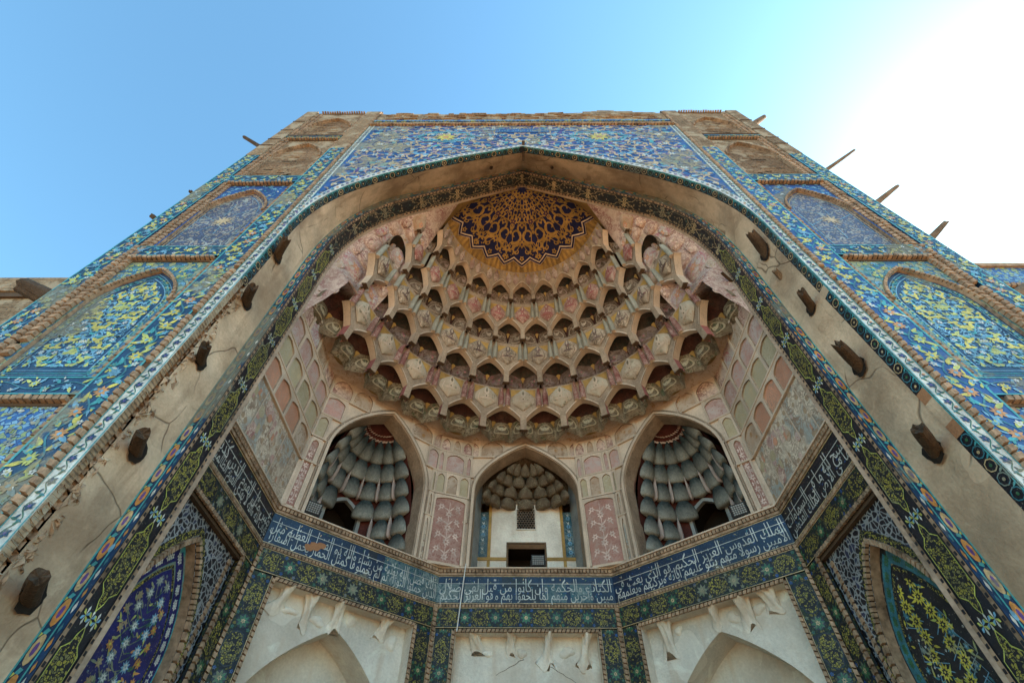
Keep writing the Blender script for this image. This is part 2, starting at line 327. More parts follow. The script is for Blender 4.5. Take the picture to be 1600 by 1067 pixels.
class Art:
    """flat glazed or painted figures in a (u, v) plane"""
    def __init__(s): s.p = []
    def add(s, pts, mat, lay=0): s.p.append((pts, mat, lay))
    def rect(s, u0, u1, v0, v1, mat, lay=0): s.add([(u0, v0), (u1, v0), (u1, v1), (u0, v1)], mat, lay)
    def ribbon(s, pts, w, mat, lay=0, taper=1.0):
        n = len(pts); L = []
        for i, (u, v) in enumerate(pts):
            a = pts[max(0, i-1)]; b = pts[min(n-1, i+1)]; dx, dy = b[0]-a[0], b[1]-a[1]; d = math.hypot(dx, dy) or 1
            h = w*.5*(1+(taper-1)*i/(n-1)); L.append(((u-dy/d*h, v+dx/d*h), (u+dy/d*h, v-dx/d*h)))
        for i in range(n-1): s.add([L[i][0], L[i][1], L[i+1][1], L[i+1][0]], mat, lay)
    def leaf(s, u, v, a, L, W, mat, lay=1, bend=.35):
        ca, sa = math.cos(a), math.sin(a); up = []; dn = []
        for i in range(6):
            t = i/5; w = W*.5*math.sin(math.pi*(t**.75))*(1.05-.2*t); c = bend*L*(t*t)*.6
            up.append((t*L, c+w)); dn.append((t*L, c-w))
        pts = dn + up[::-1][1:-1]
        s.add([(u+x*ca-y*sa, v+x*sa+y*ca) for x, y in pts], mat, lay)
    def flower(s, u, v, r, n, mat, cmat=None, lay=2, a0=0.):
        for k in range(n):
            a = a0+2*math.pi*k/n; s.leaf(u+.18*r*math.cos(a), v+.18*r*math.sin(a), a, r*.85, r*2.2/n*1.5, mat, lay, 0)
        if cmat: s.disc(u, v, r*.28, cmat, lay+1)
    def disc(s, u, v, r, mat, lay=2, n=8):
        s.add([(u+r*math.cos(2*math.pi*k/n), v+r*math.sin(2*math.pi*k/n)) for k in range(n)], mat, lay)
    def spiral(s, u, v, r, a0, turns, d, w, mat, lay=0, n=14):
        pts = []
        for i in range(n+1):
            t = i/n; a = a0+d*turns*2*math.pi*t; q = r*(1-.8*t); pts.append((u+q*math.cos(a), v+q*math.sin(a)))
        s.ribbon(pts, w, mat, lay, .5); return pts
    def mirror(s, u=0.):
        s.p += [([(2*u-a, b) for a, b in pts][::-1], m, l) for pts, m, l in s.p]
    def clip(s, inside):
        s.p = [q for q in s.p if all(inside(*c) for c in q[0])]
        return s
def scrolls(u0, u1, v0, v1, step, cols, rng, stem='sky', sw=.1, leafs=4, flower=None, fr=.3, big=None):
    """islimi: a field of spiral tendrils with leaves and rosettes"""
    A = Art(); j = 0; v = v0
    while v < v1:
        u = u0+(step*.5 if j % 2 else 0); i = 0
        while u < u1:
            cu = u+rng.uniform(-.12, .12)*step; cv = v+rng.uniform(-.12, .12)*step
            d = 1 if (i+j) % 2 else -1; a0 = rng.uniform(0, 6.28)
            pts = A.spiral(cu, cv, step*.52, a0, 1.15, d, step*sw, stem, 0)
            for k in range(leafs):
                q = pts[1+int(k*(len(pts)-3)/max(1, leafs-1))]; a = math.atan2(q[1]-cv, q[0]-cu)+d*(1.0+rng.uniform(-.4, .4))
                m = rng.choice(cols); L = step*rng.uniform(.28, .5)
                A.leaf(q[0], q[1], a, L, L*rng.uniform(.4, .6), m, 1, d*rng.uniform(.2, .7))
            if flower: A.flower(cu, cv, step*fr*.75, rng.choice((5, 6, 8)), rng.choice(flower), rng.choice(cols), 2, a0)
            if big and rng.random() < .55:
                a = rng.uniform(0, 6.28); b = rng.choice(big)
                for da, L in ((0, .62), (2.2, .5), (-2.0, .45)):
                    A.leaf(cu, cv, a+da, step*L, step*.3, b, 3, rng.choice((-.6, .6)))
            u += step; i += 1
        v += step*.72; j += 1
    return A
def vine(L, W, per, rng, stem, leafc, flc, cen, small, edge=None, amp=.2, sw=.05, petals=8):
    """a running scroll border; u along, v across"""
    A = Art(); h = W/2
    if edge:
        for sgn in (-1, 1): A.rect(0, L, *sorted((sgn*h, sgn*(h-.07*W))), edge, 0)
    n = max(1, int(round(L/per))); p = L/n; ns = n*10
    A.ribbon([(L*i/ns, amp*W*math.sin(2*math.pi*i/10)) for i in range(ns+1)], sw*W, stem, 0)
    for k in range(n*2):
        u = (k+.5)*p/2; sg = 1 if k % 2 == 0 else -1
        A.flower(u, -sg*W*.07, W*.2, petals, rng.choice(flc), cen, 2, rng.uniform(0, 1))
        for dx, sd, aa in ((-.32, 1, 2.4), (.3, 1, .7), (-.1, -1, -2.0), (.16, -1, -.9), (.45, -1, -.4)):
            A.leaf(u+dx*p*.5, sg*sd*W*.12, (aa if sg > 0 else -aa), W*rng.uniform(.3, .42), W*.14, rng.choice(leafc), 1, rng.uniform(-.6, .6))
        for q in range(7): A.leaf(u+rng.uniform(-.5, .5)*p*.5, rng.uniform(-.36, .36)*W, rng.uniform(0, 6.28), W*rng.uniform(.14, .26), W*.08, rng.choice(leafc+small), 1, rng.uniform(-.7, .7))
        A.flower(u+p*.25, sg*W*.27, W*.11, 5, rng.choice(small), None, 2)
        A.flower(u+p*.25, -sg*W*.3, W*.09, 5, rng.choice(small), None, 2)
    return A
class Frame:
    def __init__(s, O, U, Nn): s.O = Vector(O); s.U = Vector(U).normalized(); s.N = Vector(Nn).normalized()
    def __call__(s, u, z, n=0.): return s.O+s.U*u+s.N*n+Vector((0, 0, z))
    def rot(s, u, z, n): return s(u, z, n)
FAC = Frame((0, 0, 0), (1, 0, 0), (0, -1, 0))
def arch_pts(c, w, zs, za, n=9, pw=1.9):
    """pointed four-centred arch from left spring over the apex to right spring"""
    half = []
    for i in range(n+1):
        t = i/n; half.append((w*(1-t**pw)**.9 if t < 1 else 0., zs+(za-zs)*t))
    return [(c-x, z) for x, z in half] + [(c+x, z) for x, z in half[:-1][::-1]]
def arch_x(w, zs, za, z, pw=1.9):
    if z <= zs: return w
    t = min(1, (z-zs)/(za-zs)); return w*max(0, 1-t**pw)**.9
def arch_frame(g, fr, u0, u1, z0, z1, c, w, zs, za, n0, n1, mat, rmat=None, pw=1.9):
    """wall plate u0..u1, z0..z1 at depth n1 with an arched opening; reveal back to n0"""
    out = [(c-w, z0)]+arch_pts(c, w, zs, za, 9, pw)+[(c+w, z0)]; k = len(out)//2
    L = out[:k+1]; Rr = out[k:][::-1]
    for i in range(len(L)-1):
        g.poly([fr(u0, L[i][1], n1), fr(L[i][0], L[i][1], n1), fr(L[i+1][0], L[i+1][1], n1), fr(u0, L[i+1][1], n1)], mat)
        g.poly([fr(Rr[i][0], Rr[i][1], n1), fr(u1, Rr[i][1], n1), fr(u1, Rr[i+1][1], n1), fr(Rr[i+1][0], Rr[i+1][1], n1)], mat)
    if z1 > za+1e-4: g.poly([fr(u0, za, n1), fr(u1, za, n1), fr(u1, z1, n1), fr(u0, z1, n1)], mat)
    for a, b in zip(out[:-1], out[1:]): g.poly([fr(a[0], a[1], n1), fr(b[0], b[1], n1), fr(b[0], b[1], n0), fr(a[0], a[1], n0)], rmat or mat)
def arch_fill(g, fr, c, w, z0, zs, za, n, mat, pw=1.9):
    g.poly([fr(u, z, n) for u, z in [(c-w, z0)]+arch_pts(c, w, zs, za, 9, pw)+[(c+w, z0)]], mat)
def moulding(g, fr, path, w, n0, n1, mat, closed=False):
    """a raised strip of width w along a (u, z) path, with sides"""
    n = len(path); Q = []
    for i, (u, z) in enumerate(path):
        a = path[i-1] if i else path[0]; b = path[i+1] if i < n-1 else path[-1]
        dx, dy = b[0]-a[0], b[1]-a[1]; d = math.hypot(dx, dy) or 1; h = w/2
        Q.append(((u-dy/d*h, z+dx/d*h), (u+dy/d*h, z-dx/d*h)))
    for i in range(n-1):
        a, b, c, d = Q[i][0], Q[i][1], Q[i+1][1], Q[i+1][0]
        m1 = n0+(n1-n0)*.99
        g.poly([fr(*a, n1), fr(*b, n1), fr(*c, n1), fr(*d, n1)], mat)
        g.poly([fr(*a, n0), fr(*a, m1), fr(*d, m1), fr(*d, n0)], mat); g.poly([fr(*b, n0), fr(*b, m1), fr(*c, m1), fr(*c, n0)], mat)
def dentils(g, fr, path, step, w, n0, n1, mat='brick2', gap='brickdark', skew=.3, fill=.72):
    """a course of little bricks set along a (u, z) path, joints recessed"""
    rng = random.Random(len(path)*13+int(step*1000)+int(abs(path[0][1])*10))
    for (a, b) in zip(path[:-1], path[1:]):
        dx, dy = b[0]-a[0], b[1]-a[1]; L = math.hypot(dx, dy)
        if L < 1e-6: continue
        tx, ty = dx/L, dy/L; nx, ny = -ty, tx
        g.poly([fr(a[0]-nx*w/2, a[1]-ny*w/2, n0+.003), fr(b[0]-nx*w/2, b[1]-ny*w/2, n0+.003), fr(b[0]+nx*w/2, b[1]+ny*w/2, n0+.003), fr(a[0]+nx*w/2, a[1]+ny*w/2, n0+.003)], gap)
        k = max(1, int(round(L/step))); st = L/k
        for i in range(k):
            c0 = i*st+st*(1-fill)/2; c1 = c0+st*fill; j = rng.uniform(-.1, .1)*(n1-n0)
            def P(s_, t_, n_):
                s2 = s_+skew*st*(t_/w); return fr(a[0]+tx*s2+nx*t_, a[1]+ty*s2+ny*t_, n_)
            q = [(c0, -w*.46), (c1, -w*.46), (c1, w*.46), (c0, w*.46)]
            top = [P(x, y*.9, n1+j) for x, y in q]; bot = [P(x, y, n0) for x, y in q]
            g.poly(top, mat)
            for m in range(4): g.poly([bot[m], bot[(m+1) % 4], top[(m+1) % 4], top[m]], mat)

# ------------------------------------------------------------------ Arabic lettering (joined forms, set right to left)
AR = {}
def _ar():
    seq = [('\u0622', 2), ('\u0623', 2), ('\u0624', 2), ('\u0625', 2), ('\u0626', 4), ('\u0627', 2), ('\u0628', 4), ('\u0629', 2), ('\u062a', 4), ('\u062b', 4), ('\u062c', 4), ('\u062d', 4), ('\u062e', 4), ('\u062f', 2), ('\u0630', 2), ('\u0631', 2), ('\u0632', 2), ('\u0633', 4), ('\u0634', 4), ('\u0635', 4), ('\u0636', 4), ('\u0637', 4), ('\u0638', 4), ('\u0639', 4), ('\u063a', 4), ('\u0641', 4), ('\u0642', 4), ('\u0643', 4), ('\u0644', 4), ('\u0645', 4), ('\u0646', 4), ('\u0647', 4), ('\u0648', 2), ('\u0649', 2), ('\u064a', 4)]
    c = 0xFE81
    for ch, n in seq: AR[ch] = (c, n); c += n
_ar()
def shape_ar(text):
    out = []; t = list(text)
    for i, ch in enumerate(t):
        if ch not in AR: out.append(ch); continue
        code, n = AR[ch]
        prev = i > 0 and t[i-1] in AR and AR[t[i-1]][1] == 4
        nxt = i < len(t)-1 and t[i+1] in AR and n == 4
        if ch in '\u0627\u0623\u0625\u0622' and i > 0 and t[i-1] == '\u0644':      # lam-alef ligature
            la = {'\u0622': 0xFEF5, '\u0623': 0xFEF7, '\u0625': 0xFEF9, '\u0627': 0xFEFB}[ch]
            pp = i > 1 and t[i-2] in AR and AR[t[i-2]][1] == 4
            out[-1] = chr(la+(1 if pp else 0)); continue
        f = (3 if (prev and nxt) else 2 if nxt else 1 if prev else 0)
        out.append(chr(code+f))
    return ''.join(out[::-1])
def lettering(text):
    cu = bpy.data.curves.new('lettering', 'FONT'); cu.body = shape_ar(text); cu.resolution_u = 1
    ob = bpy.data.objects.new('lettering', cu); COL.objects.link(ob); bpy.context.view_layer.update()
    ev = ob.evaluated_get(bpy.context.evaluated_depsgraph_get()); me = ev.to_mesh()
    V = np.zeros(len(me.vertices)*3); me.vertices.foreach_get('co', V); V = V.reshape(-1, 3)[:, :2].copy()
    F = [tuple(p.vertices) for p in me.polygons]; ev.to_mesh_clear()
    bpy.data.objects.remove(ob); bpy.data.curves.remove(cu)
    return V, F
def write(g, fr, text, u0, u1, z0, zh, n, mat, stretch=1.0, knee=.42, size=None):
    """fit a line of lettering between u0 and u1; tall letters drawn out above the knee"""
    V, F = lettering(text)
    if len(V) == 0: return
    w = V[:, 0].max()-V[:, 0].min(); sx = (u1-u0)/w; sy = zh
    x = (V[:, 0]-V[:, 0].min())*sx+u0; y = V[:, 1].copy(); hi = y > knee; y[hi] = knee+(y[hi]-knee)*stretch
    y = y*sy+z0; off = len(g.v); g.v.extend(tuple(fr(a, b, n)) for a, b in zip(x, y)); k = g.mi(mat)
    for f in F: g.f.append(tuple(off+i for i in f)); g.m.append(k)

# ------------------------------------------------------------------ curves of the great arch
def catmull(P, k=6):
    out = []; n = len(P)
    for i in range(n-1):
        p0 = P[max(0, i-1)]; p1 = P[i]; p2 = P[i+1]; p3 = P[min(n-1, i+2)]
        if i == 0: p0 = (2*p1[0]-p2[0], 2*p1[1]-p2[1])
        for j in range(k):
            t = j/k
            out.append(tuple(.5*((2*p1[c])+(-p0[c]+p2[c])*t+(2*p0[c]-5*p1[c]+4*p2[c]-p3[c])*t*t+(-p0[c]+3*p1[c]-3*p2[c]+p3[c])*t**3) for c in (0, 1)))
    out.append(P[-1]); return out
F_ = catmull([(0, 17.46), (1.0, 16.93), (2.05, 16.34), (3.26, 15.46), (4.0, 14.82), (4.72, 13.95), (5.15, 13.0), (5.33, 12.0), (5.345, 10.5), (5.345, 6), (5.345, 2), (5.345, 0)])
P_ = catmull([(0, 18.3), (1.1, 17.6), (2.19, 16.88), (3.4, 16.1), (4.2, 15.5), (4.85, 14.4), (5.2, 13.2), (5.32, 12), (5.32, 10.5), (5.3, 6), (5.29, 2), (5.29, 0)])
B_ = catmull([(0, 18.05), (1.08, 17.34), (2.16, 16.6), (3.3, 15.82), (4.08, 15.2), (4.7, 14.2), (5.0, 13.1), (5.08, 12), (5.08, 10.5), (5.06, 6), (5.05, 2), (5.05, 0)])
def both(c): return [(-x, z) for x, z in c[::-1]]+list(c[1:])      # left foot, apex, right foot
class Loft:
    """surface between two arch curves at two depths; u = arc length from the left foot, v = 0..1"""
    def __init__(s, A, ya, Bc, yb):
        s.A = [Vector((x, ya, z)) for x, z in both(A)]; s.B = [Vector((x, yb, z)) for x, z in both(Bc)]
        s.L = [0.]
        for a, b in zip(s.A[:-1], s.A[1:]): s.L.append(s.L[-1]+(b-a).length)
        s.len = s.L[-1]; s.W = ((s.B[0]-s.A[0]).length)
    def raw(s, u, v):
        u = min(max(u, 0), s.len-1e-6); lo, hi = 0, len(s.L)-1
        while hi-lo > 1:
            m = (lo+hi)//2
            if s.L[m] <= u: lo = m
            else: hi = m
        t = (u-s.L[lo])/(s.L[hi]-s.L[lo])
        return s.A[lo].lerp(s.A[hi], t).lerp(s.B[lo].lerp(s.B[hi], t), v)
    def __call__(s, u, v, n=0.):
        p = s.raw(u, v)
        if n:
            a = s.raw(u-.05, v); b = s.raw(u+.05, v); c = s.raw(u, 0.); d = s.raw(u, 1.)
            nn = (b-a).cross(d-c)
            if nn.length > 0:
                nn.normalize()
                ref = Vector((-p.x*.3, -1., 8.-p.z))
                if nn.dot(ref) < 0: nn = -nn
                p = p+nn*n
        return p
def zF(x):
    x = abs(x)
    for (a, za), (b, zb) in zip(F_[:-1], F_[1:]):
        if a <= x <= b and b > a: return za+(zb-za)*(x-a)/(b-a)
    return 11.0

PORTAL = empty('madrasa_portal', (0, 0, 0), 'tall tiled madrasa portal with pointed arch, inscription band and painted stalactite half dome', 'portal')
rng = random.Random(11)

# ------------------------------------------------------------------ ground
g = G(); g.poly([(-600, -600, 0), (600, -600, 0), (600, 600, 0), (-600, 600, 0)], 'ground')
g.build('ground', kind='structure')

# ------------------------------------------------------------------ masonry body
g = G()
for s in (-1, 1): g.box(*sorted((s*5.6, s*8.56)), .3, 9.6, 0, 22.2, 'brickside')
g.box(-5.6, 5.6, 8.9, 9.6, 0, 22.0, 'brickwall'); g.box(-5.6, 5.6, .3, 8.9, 19.2, 21.9, 'brickwall')
g.build('masonry_body', PORTAL)

# ------------------------------------------------------------------ the two tiled piers
BRK = G()
def brick_mesh():
    q = G(); a, b, c = .06, .05, .05
    pts = [(-a, -b*1.0), (a, -b*1.0+.03), (a, b+.03), (-a, b)]
    bot = [(x, 0.02, z) for x, z in pts]; top = [(x*.86, -c, z*.84+.002) for x, z in pts]
    q.poly(top, 'brick')
    for m in range(4): q.poly([bot[m], bot[(m+1) % 4], top[(m+1) % 4], top[m]], 'brick')
    return q.mesh('brick')
BRICK = brick_mesh()
def lay_bricks(parent, x, z0, z1, step, y, sc_=1., flip=1):
    n = int((z1-z0)/step)
    for i in range(n):
        if rng.random() < .04: continue
        o = link('brick', BRICK, parent); o.location = (x+rng.uniform(-.006, .006), y+rng.uniform(-.006, .006), z0+(i+.5)*step)
        o.rotation_euler = (0, rng.uniform(-.06, .06), rng.uniform(-.05, .05)); o.scale = (sc_*flip, 1, step/.117)
def pier(s):
    fr = Frame((0, 0, 0), (s, 0, 0), (0, -1, 0)); left = s < 0
    g = G(); g.box(5.6, 8.58, .135, .5, 0, 22.25, 'brickwall', lambda x, y, z: (s*x, y, z))
    for i in range(14):                                                # ragged top courses
        u = 5.65+i*.21; g.box(u, u+.21, .1, .9, 22.2, 22.3+rng.random()*.22, 'brickwall', lambda x, y, z: (s*x, y, z))
    root = g.build('pier', PORTAL, label='tiled pier with stacked arched panels beside the '+('plain brick wing' if left else 'blue-tiled wing'))
    def plate(u0, u1, z0, z1, n0, n1, mat, gg):
        gg.box(u0, u1, n0, n1, z0, z1, mat, lambda u, n, z: fr(u, z, n))
    def band(u0, u1, z0, z1, per, name='tile_band', base='navy', seed=1, light=False):
        gg = G(); plate(u0, u1, z0, z1, -.135, 0, base, gg); W = u1-u0; r = random.Random(seed)
        A = vine(z1-z0, W, per, r, 'teal', ['lime', 'lime', 'yellow', 'turq', 'sky'], ['yellow', 'lime', 'sky', 'orange'], 'sky', ['sky', 'white', 'turq'], 'turq')
        gg.art(A, lambda u, v, n: fr((u0+u1)/2+v, z0+u, n)); return gg.build(name, root)
    band(8.15, 8.58, 0, 16.6, .62, seed=3+s); band(5.665, 6.18, 0, 17.3, .74, seed=5+s, base='blue' if not left else 'navy')
    gg = G(); plate(8.15, 8.585, 16.6, 22.2, -.135, .01, 'brickwall', gg); plate(5.665, 6.18, 17.3, 22.2, -.135, .004, 'brickwall', gg)
    for z in (17.6, 18.3, 19.4, 20.6): plate(8.16, 8.59, z, z+.05, 0, .03, 'brickdark', gg)
    gg.build('bare_brick_band', root)
    # white vine band
    gg = G(); plate(5.35, 5.557, 0, 20.0, -.012, .004, 'white', gg); plate(5.352, 5.557, 0, 20.0, -.13, -.0125, 'brickwall', gg); r = random.Random(9+s)
    A = Art(); L = 20.; W = .21; n = 64; p = L/n
    for e in (-1, 1): A.rect(0, L, *sorted((e*W*.5, e*W*.43)), 'turq', 0)
    A.ribbon([(L*i/(n*10), W*.22*math.sin(2*math.pi*i/10)) for i in range(n*10+1)], .012, 'green', 0)
    for k in range(n*2):
        u = (k+.5)*p/2; sg = 1 if k % 2 == 0 else -1
        if k % 2 == 0: A.flower(u, -sg*W*.04, W*.28, 5, 'navy', 'purple', 2, r.random())
        else:
            A.leaf(u, 0, 1.1, W*.42, W*.2, 'green', 1); A.leaf(u, 0, -2.2, W*.36, W*.18, 'teal', 1)
            A.leaf(u+p*.2, 0, 2.4, W*.34, W*.14, 'navy', 1); A.leaf(u-p*.2, 0, -.8, W*.34, W*.14, 'green', 1)
            if r.random() < .3: A.disc(u+p*.2, W*.15, W*.1, 'orange', 2)
    gg.art(A, lambda u, v, n_: fr(5.452+v, u, .004+n_)); gg.build('white_vine_band', root)
    # brick ribs: loose bricks where they show largest, courses beyond
    zt = 9.6; step = .117
    lay_bricks(root, s*5.612, 3.4, zt, step, -.005, .85, s)
    for uu in (8.085, 7.945): lay_bricks(root, s*uu, 7.0, 10.6, step, .045 if uu < 8 else .02, 1., s if uu > 8 else -s)
    gg = G(); plate(5.557, 5.665, 0, 22.2, -.12, -.006, 'brickdark', gg); plate(7.88, 8.15, 0, 22.2, -.2, -.12, 'brickdark', gg)
    dentils(gg, fr, [(5.612, zt), (5.612, 22.0)], .12, .1, -.01, .045); dentils(gg, fr, [(5.612, 0.), (5.612, 3.4)], .12, .1, -.01, .045)
    for uu, sk in ((8.085, .4), (7.945, -.4)):
        dentils(gg, fr, [(uu, 10.6), (uu, 22.0)], .13, .125, -.12, -.02 if uu > 8 else -.04, skew=sk)
        dentils(gg, fr, [(uu, 0.), (uu, 7.0)], .13, .125, -.12, -.02 if uu > 8 else -.04, skew=sk)
    dentils(gg, fr, [(6.26, 0.), (6.26, 22.0)], .13, .13, -.13, -.05, skew=0)
    gg.build('brick_rib', root, kind='stuff')
    # horizontal tile bands
    for i, (z0, z1) in enumerate(((6.15, 6.5), (10.1, 10.5), (14.3, 14.75))):
        gg = G(); plate(6.18, 8.15, z0, z1, -.135, -.003, 'navy' if left or i else 'blue', gg); r = random.Random(20+i+s)
        A = vine(1.97, z1-z0, .8, r, 'teal', ['lime', 'yellow', 'turq', 'sky'], ['yellow', 'lime', 'sky'], 'sky', ['sky', 'white'], 'turq')
        gg.art(A, lambda u, v, n: fr(6.18+u, (z0+z1)/2+v, n)); gg.build('tile_band', root)
    gg = G()
    for z in (18.62, 18.78): plate(6.18, 8.1, z-.03, z+.03, -.135, .02, 'brickdark' if z > 18.7 else 'm_teal', gg)
    plate(6.2, 7.9, 18.5, 18.6, -.135, -.02, 'm_teal', gg); gg.build('ledge', root)
    # arched panels
    c, w = 7.12, .73
    spec = [(0.3, 6.1, 4.5, 5.55, 'm_blue', 'brick'), (6.56, 10.05, 8.55, 9.62, 'm_teal', 'yellow'), (10.56, 14.24, 12.5, 13.75, 'blue', 'purple'),
            (14.82, 18.45, 16.7, 17.95, 'brickwall', 'bare'), (18.85, 22.15, 20.2, 21.3, 'brickwall', 'bare')]
    for i, (z0, z1, zs, za, sm, kind) in enumerate(spec):
        gg = G(); arch_frame(gg, fr, 6.2, 8.0, z0, z1, c, w, zs, za, -.132, -.07, sm, 'brick2')
        if kind in ('yellow', 'purple', 'brick'):
            r = random.Random(50+i); A = Art()
            for k in range(46):
                u = r.uniform(.04, .72); z = r.uniform(zs, z1-.06)
                for sg in (-1, 1): A.flower(sg*u, z, r.uniform(.03, .06), 5, 'sky' if kind != 'yellow' else r.choice(('turq', 'lime', 'sky')), None, 2)
            for k in range(30):
                u = r.uniform(.04, .72); z = r.uniform(zs, z1-.06); a = r.uniform(0, 6.28)
                m = r.choice(('lime', 'turq', 'sky', 'yellow')) if kind == 'yellow' else r.choice(('turq', 'sky', 'white'))
                for sg in (-1, 1): A.leaf(sg*u, z, a if sg > 0 else math.pi-a, r.uniform(.08, .16), .05, m, 1)
            A.clip(lambda u, z: abs(u) < .8 and z < z1-.05 and z > zs and abs(u) > arch_x(w, zs, za, z)+.07)
            gg.art(A, lambda u, v, n: fr(c+u, v, -.07+n))
        dentils(gg, fr, arch_pts(c, w+.03, zs, za+.05, 10), .085, .06, -.07, -.025)
        gg.build('panel_spandrel', root)
        gg = G(); dentils(gg, fr, [(6.25, z1-.02), (8.0, z1-.02)], .1, .1, -.1, .03, mat='brick2'); plate(6.2, 8.0, z1-.12, z1-.07, -.1, -.05, 'brickdark', gg)
        gg.build('brick_lintel', root)
        gg = G()
        if kind == 'yellow':
            arch_fill(gg, fr, c, w, z0, zs, za, -.13, 'navy'); r = random.Random(31)
            A = scrolls(0.0, .8, z0, za, .215, ['sky', 'turq', 'sky', 'lime'], r, 'sky', .1, 5, ['sky', 'white'], .3, ['yellow', 'yellow', 'lime'])
            A.mirror(); ins = lambda u, z: z > z0+.28 and abs(u) < arch_x(w-.19, zs-.05, za-.28, z)
            A.clip(ins)
            for d, m, ww in ((.05, 'sky', .014), (.09, 'turq', .02), (.15, 'sky', .02)):
                A.ribbon([(-(w-d), z0+d+.06)]+arch_pts(0, w-d, zs-.02, za-d*1.6, 9)+[(w-d, z0+d+.06), (-(w-d), z0+d+.06)], ww, m, 1)
            for k in range(150):
                t = k/150; z = z0+.1+t*(za-z0-.35); x = arch_x(w-.1, zs-.02, za-.16, z)
                for sg in (-1, 1):
                    A.leaf(sg*x, z, r.uniform(0, 6.28), .07, .03, r.choice(('lime', 'sky', 'turq')), 2)
            gg.art(A, lambda u, v, n: fr(c+u, v, -.13+n))
        elif kind == 'purple':
            arch_fill(gg, fr, c, w, z0, zs, za, -.13, 'm_purple'); A = Art()
            for d, m, ww in ((.06, 'buff', .02), (.14, 'sky', .015)):
                A.ribbon([(-(w-d), z0+d)]+arch_pts(0, w-d, zs-.02, za-d*1.6, 9)+[(w-d, z0+d), (-(w-d), z0+d)], ww, m, 1)
            cz = (z0+zs)/2+.5
            for k in range(6):
                a = k*math.pi/3; A.ribbon([(.2*math.cos(a), cz+.34*math.sin(a)), (.62*math.cos(a+.3), cz+1.0*math.sin(a+.3))], .014, 'sky', 1)
            for k in range(10): A.leaf(0, cz, k*math.pi/5, .26, .06, 'buff', 1, .4)
            gg.art(A, lambda u, v, n: fr(c+u, v, -.13+n))
        elif kind == 'brick':
            arch_fill(gg, fr, c, w, z0, zs, za, -.13, 'brickwall')
            for k in range(10): dentils(gg, fr, [(c-.6+k*.12, 3.2), (c-.6+k*.12, zs+.2)], .14, .1, -.13, -.1)
        else:
            arch_fill(gg, fr, c, w, z0, zs, za, -.13, 'brickwall2'); r = random.Random(70+i)
            for k in range(60):                                        # courses left standing proud where the tile fell
                z = z0+.1+r.random()*(za-z0-.5); u = r.uniform(-.6, .45); l = r.uniform(.12, .5)
                if abs(u)+l < arch_x(w, zs, za, z+.1): gg.box(u, u+l, -.13, -.115-r.random()*.02, z, z+.06, r.choice(('brickwall', 'brickwall2')), lambda a, b, cc: fr(c+a, cc, b))
        gg.build('arched_panel', root)
    return root
pier(-1); pier(1)

# ------------------------------------------------------------------ spandrel over the arch, and parapet
g = G(); N_ = 60
xs = [-5.346+10.692*i/N_ for i in range(N_+1)]
def zo(x): return zF(min(abs(x), 5.33))+.2
for a, b in zip(xs[:-1], xs[1:]):
    g.poly([(a, 0, max(zo(a), 10.6)), (b, 0, max(zo(b), 10.6)), (b, 0, 20.05), (a, 0, 20.05)], 'blue')
r = random.Random(5)
A = scrolls(0., 5.3, 12.4, 20.1, .62, ['buff', 'buff', 'pinkg', 'buff', 'purple'], r, 'buff', .1, 4, None, .3)
A2 = scrolls(.25, 5.3, 12.5, 20.1, .8, ['sky', 'turq'], r, 'cobalt', .05, 1, ['white', 'sky'], .2)
A.p += A2.p
for k in range(300):
    u = r.uniform(0, 5.3); z = r.uniform(12.6, 19.95); A.flower(u, z, r.uniform(.06, .1), 6, r.choice(('white', 'sky', 'sky')), 'sky', 3)
for q in (2.6,):                                                       # lobed cartouche
    for t in range(2):
        A.ribbon([(q+(1.0-.13*t)*math.cos(k*math.pi/14)*(1+.1*math.cos(k*8*math.pi/14)), 18.55+(.62-.1*t)*math.sin(k*math.pi/14)*(1+.1*math.cos(k*8*math.pi/14))) for k in range(29)], .07, 'sky' if t == 0 else 'turq', 4)
    A.flower(q, 18.5, .4, 10, 'yellow', 'orange', 4)
A.mirror(); A.clip(lambda u, z: abs(u) < 5.3 and z < 19.98 and z > zo(u)+.03)
A.rect(-.95, .95, 19.0, 19.5, 'blue', 7)
g.art(A, FAC)
write(g, FAC, 'الملك لله الواحد القهار', -.9, .9, 19.1, .36, .024, 'sky', 1.3)
sp = g.build('spandrel', PORTAL, label='blue spandrel tiled with buff scrolls and white flowers above the arch')
g = G(); LF = Loft(F_, -.006, [(x*1.0+(.14 if z < 13 else .14*(x/5.3)), z+.0+(.2 if z > 12 else .2*max(0, (z-10.5)/1.5))) for x, z in F_], -.006)
i0 = min(range(len(LF.L)), key=lambda i: abs(LF.A[i].z-10.6)); u_a = LF.L[i0]; u_b = LF.len-u_a
g.grid(lambda u, v: LF(u, v), 90, 1, 'white', u_a, u_b)
A = Art(); k = 0; u = u_a+.08
while u < u_b:
    A.flower(u, .45, .06, 5, ('navy', 'purple', 'teal', 'orange')[k % 4], None, 1); A.disc(u+.08, .65, .025, 'green', 1, 6); u += .17; k += 1
A.rect(u_a, u_a, 0, 0, 'turq')
def lfn(u, v, n):
    q = LF(u, .5 if abs(v-.45) > 2 else .5); a = LF(u, 0); b = LF(u, 1); return a+(b-a)*(.5+(v-.45)*4)+Vector((0, -n-.002, 0))
A.p = [([(uu, .45+(vv-.45)) for uu, vv in pts], m, l) for pts, m, l in A.p if len(set(pts)) > 2]
g.art(A, lambda u, v, n: lfn(u, v, n)); g.build('arch_border', sp)
g = G(); g.box(-5.557, 5.557, -.06, .3, 20.05, 20.2, 'brick2'); g.box(-5.557, 5.557, .02, .3, 20.2, 20.6, 'brickwall'); g.box(-5.557, 5.557, -.02, .3, 20.6, 20.78, 'm_blue')
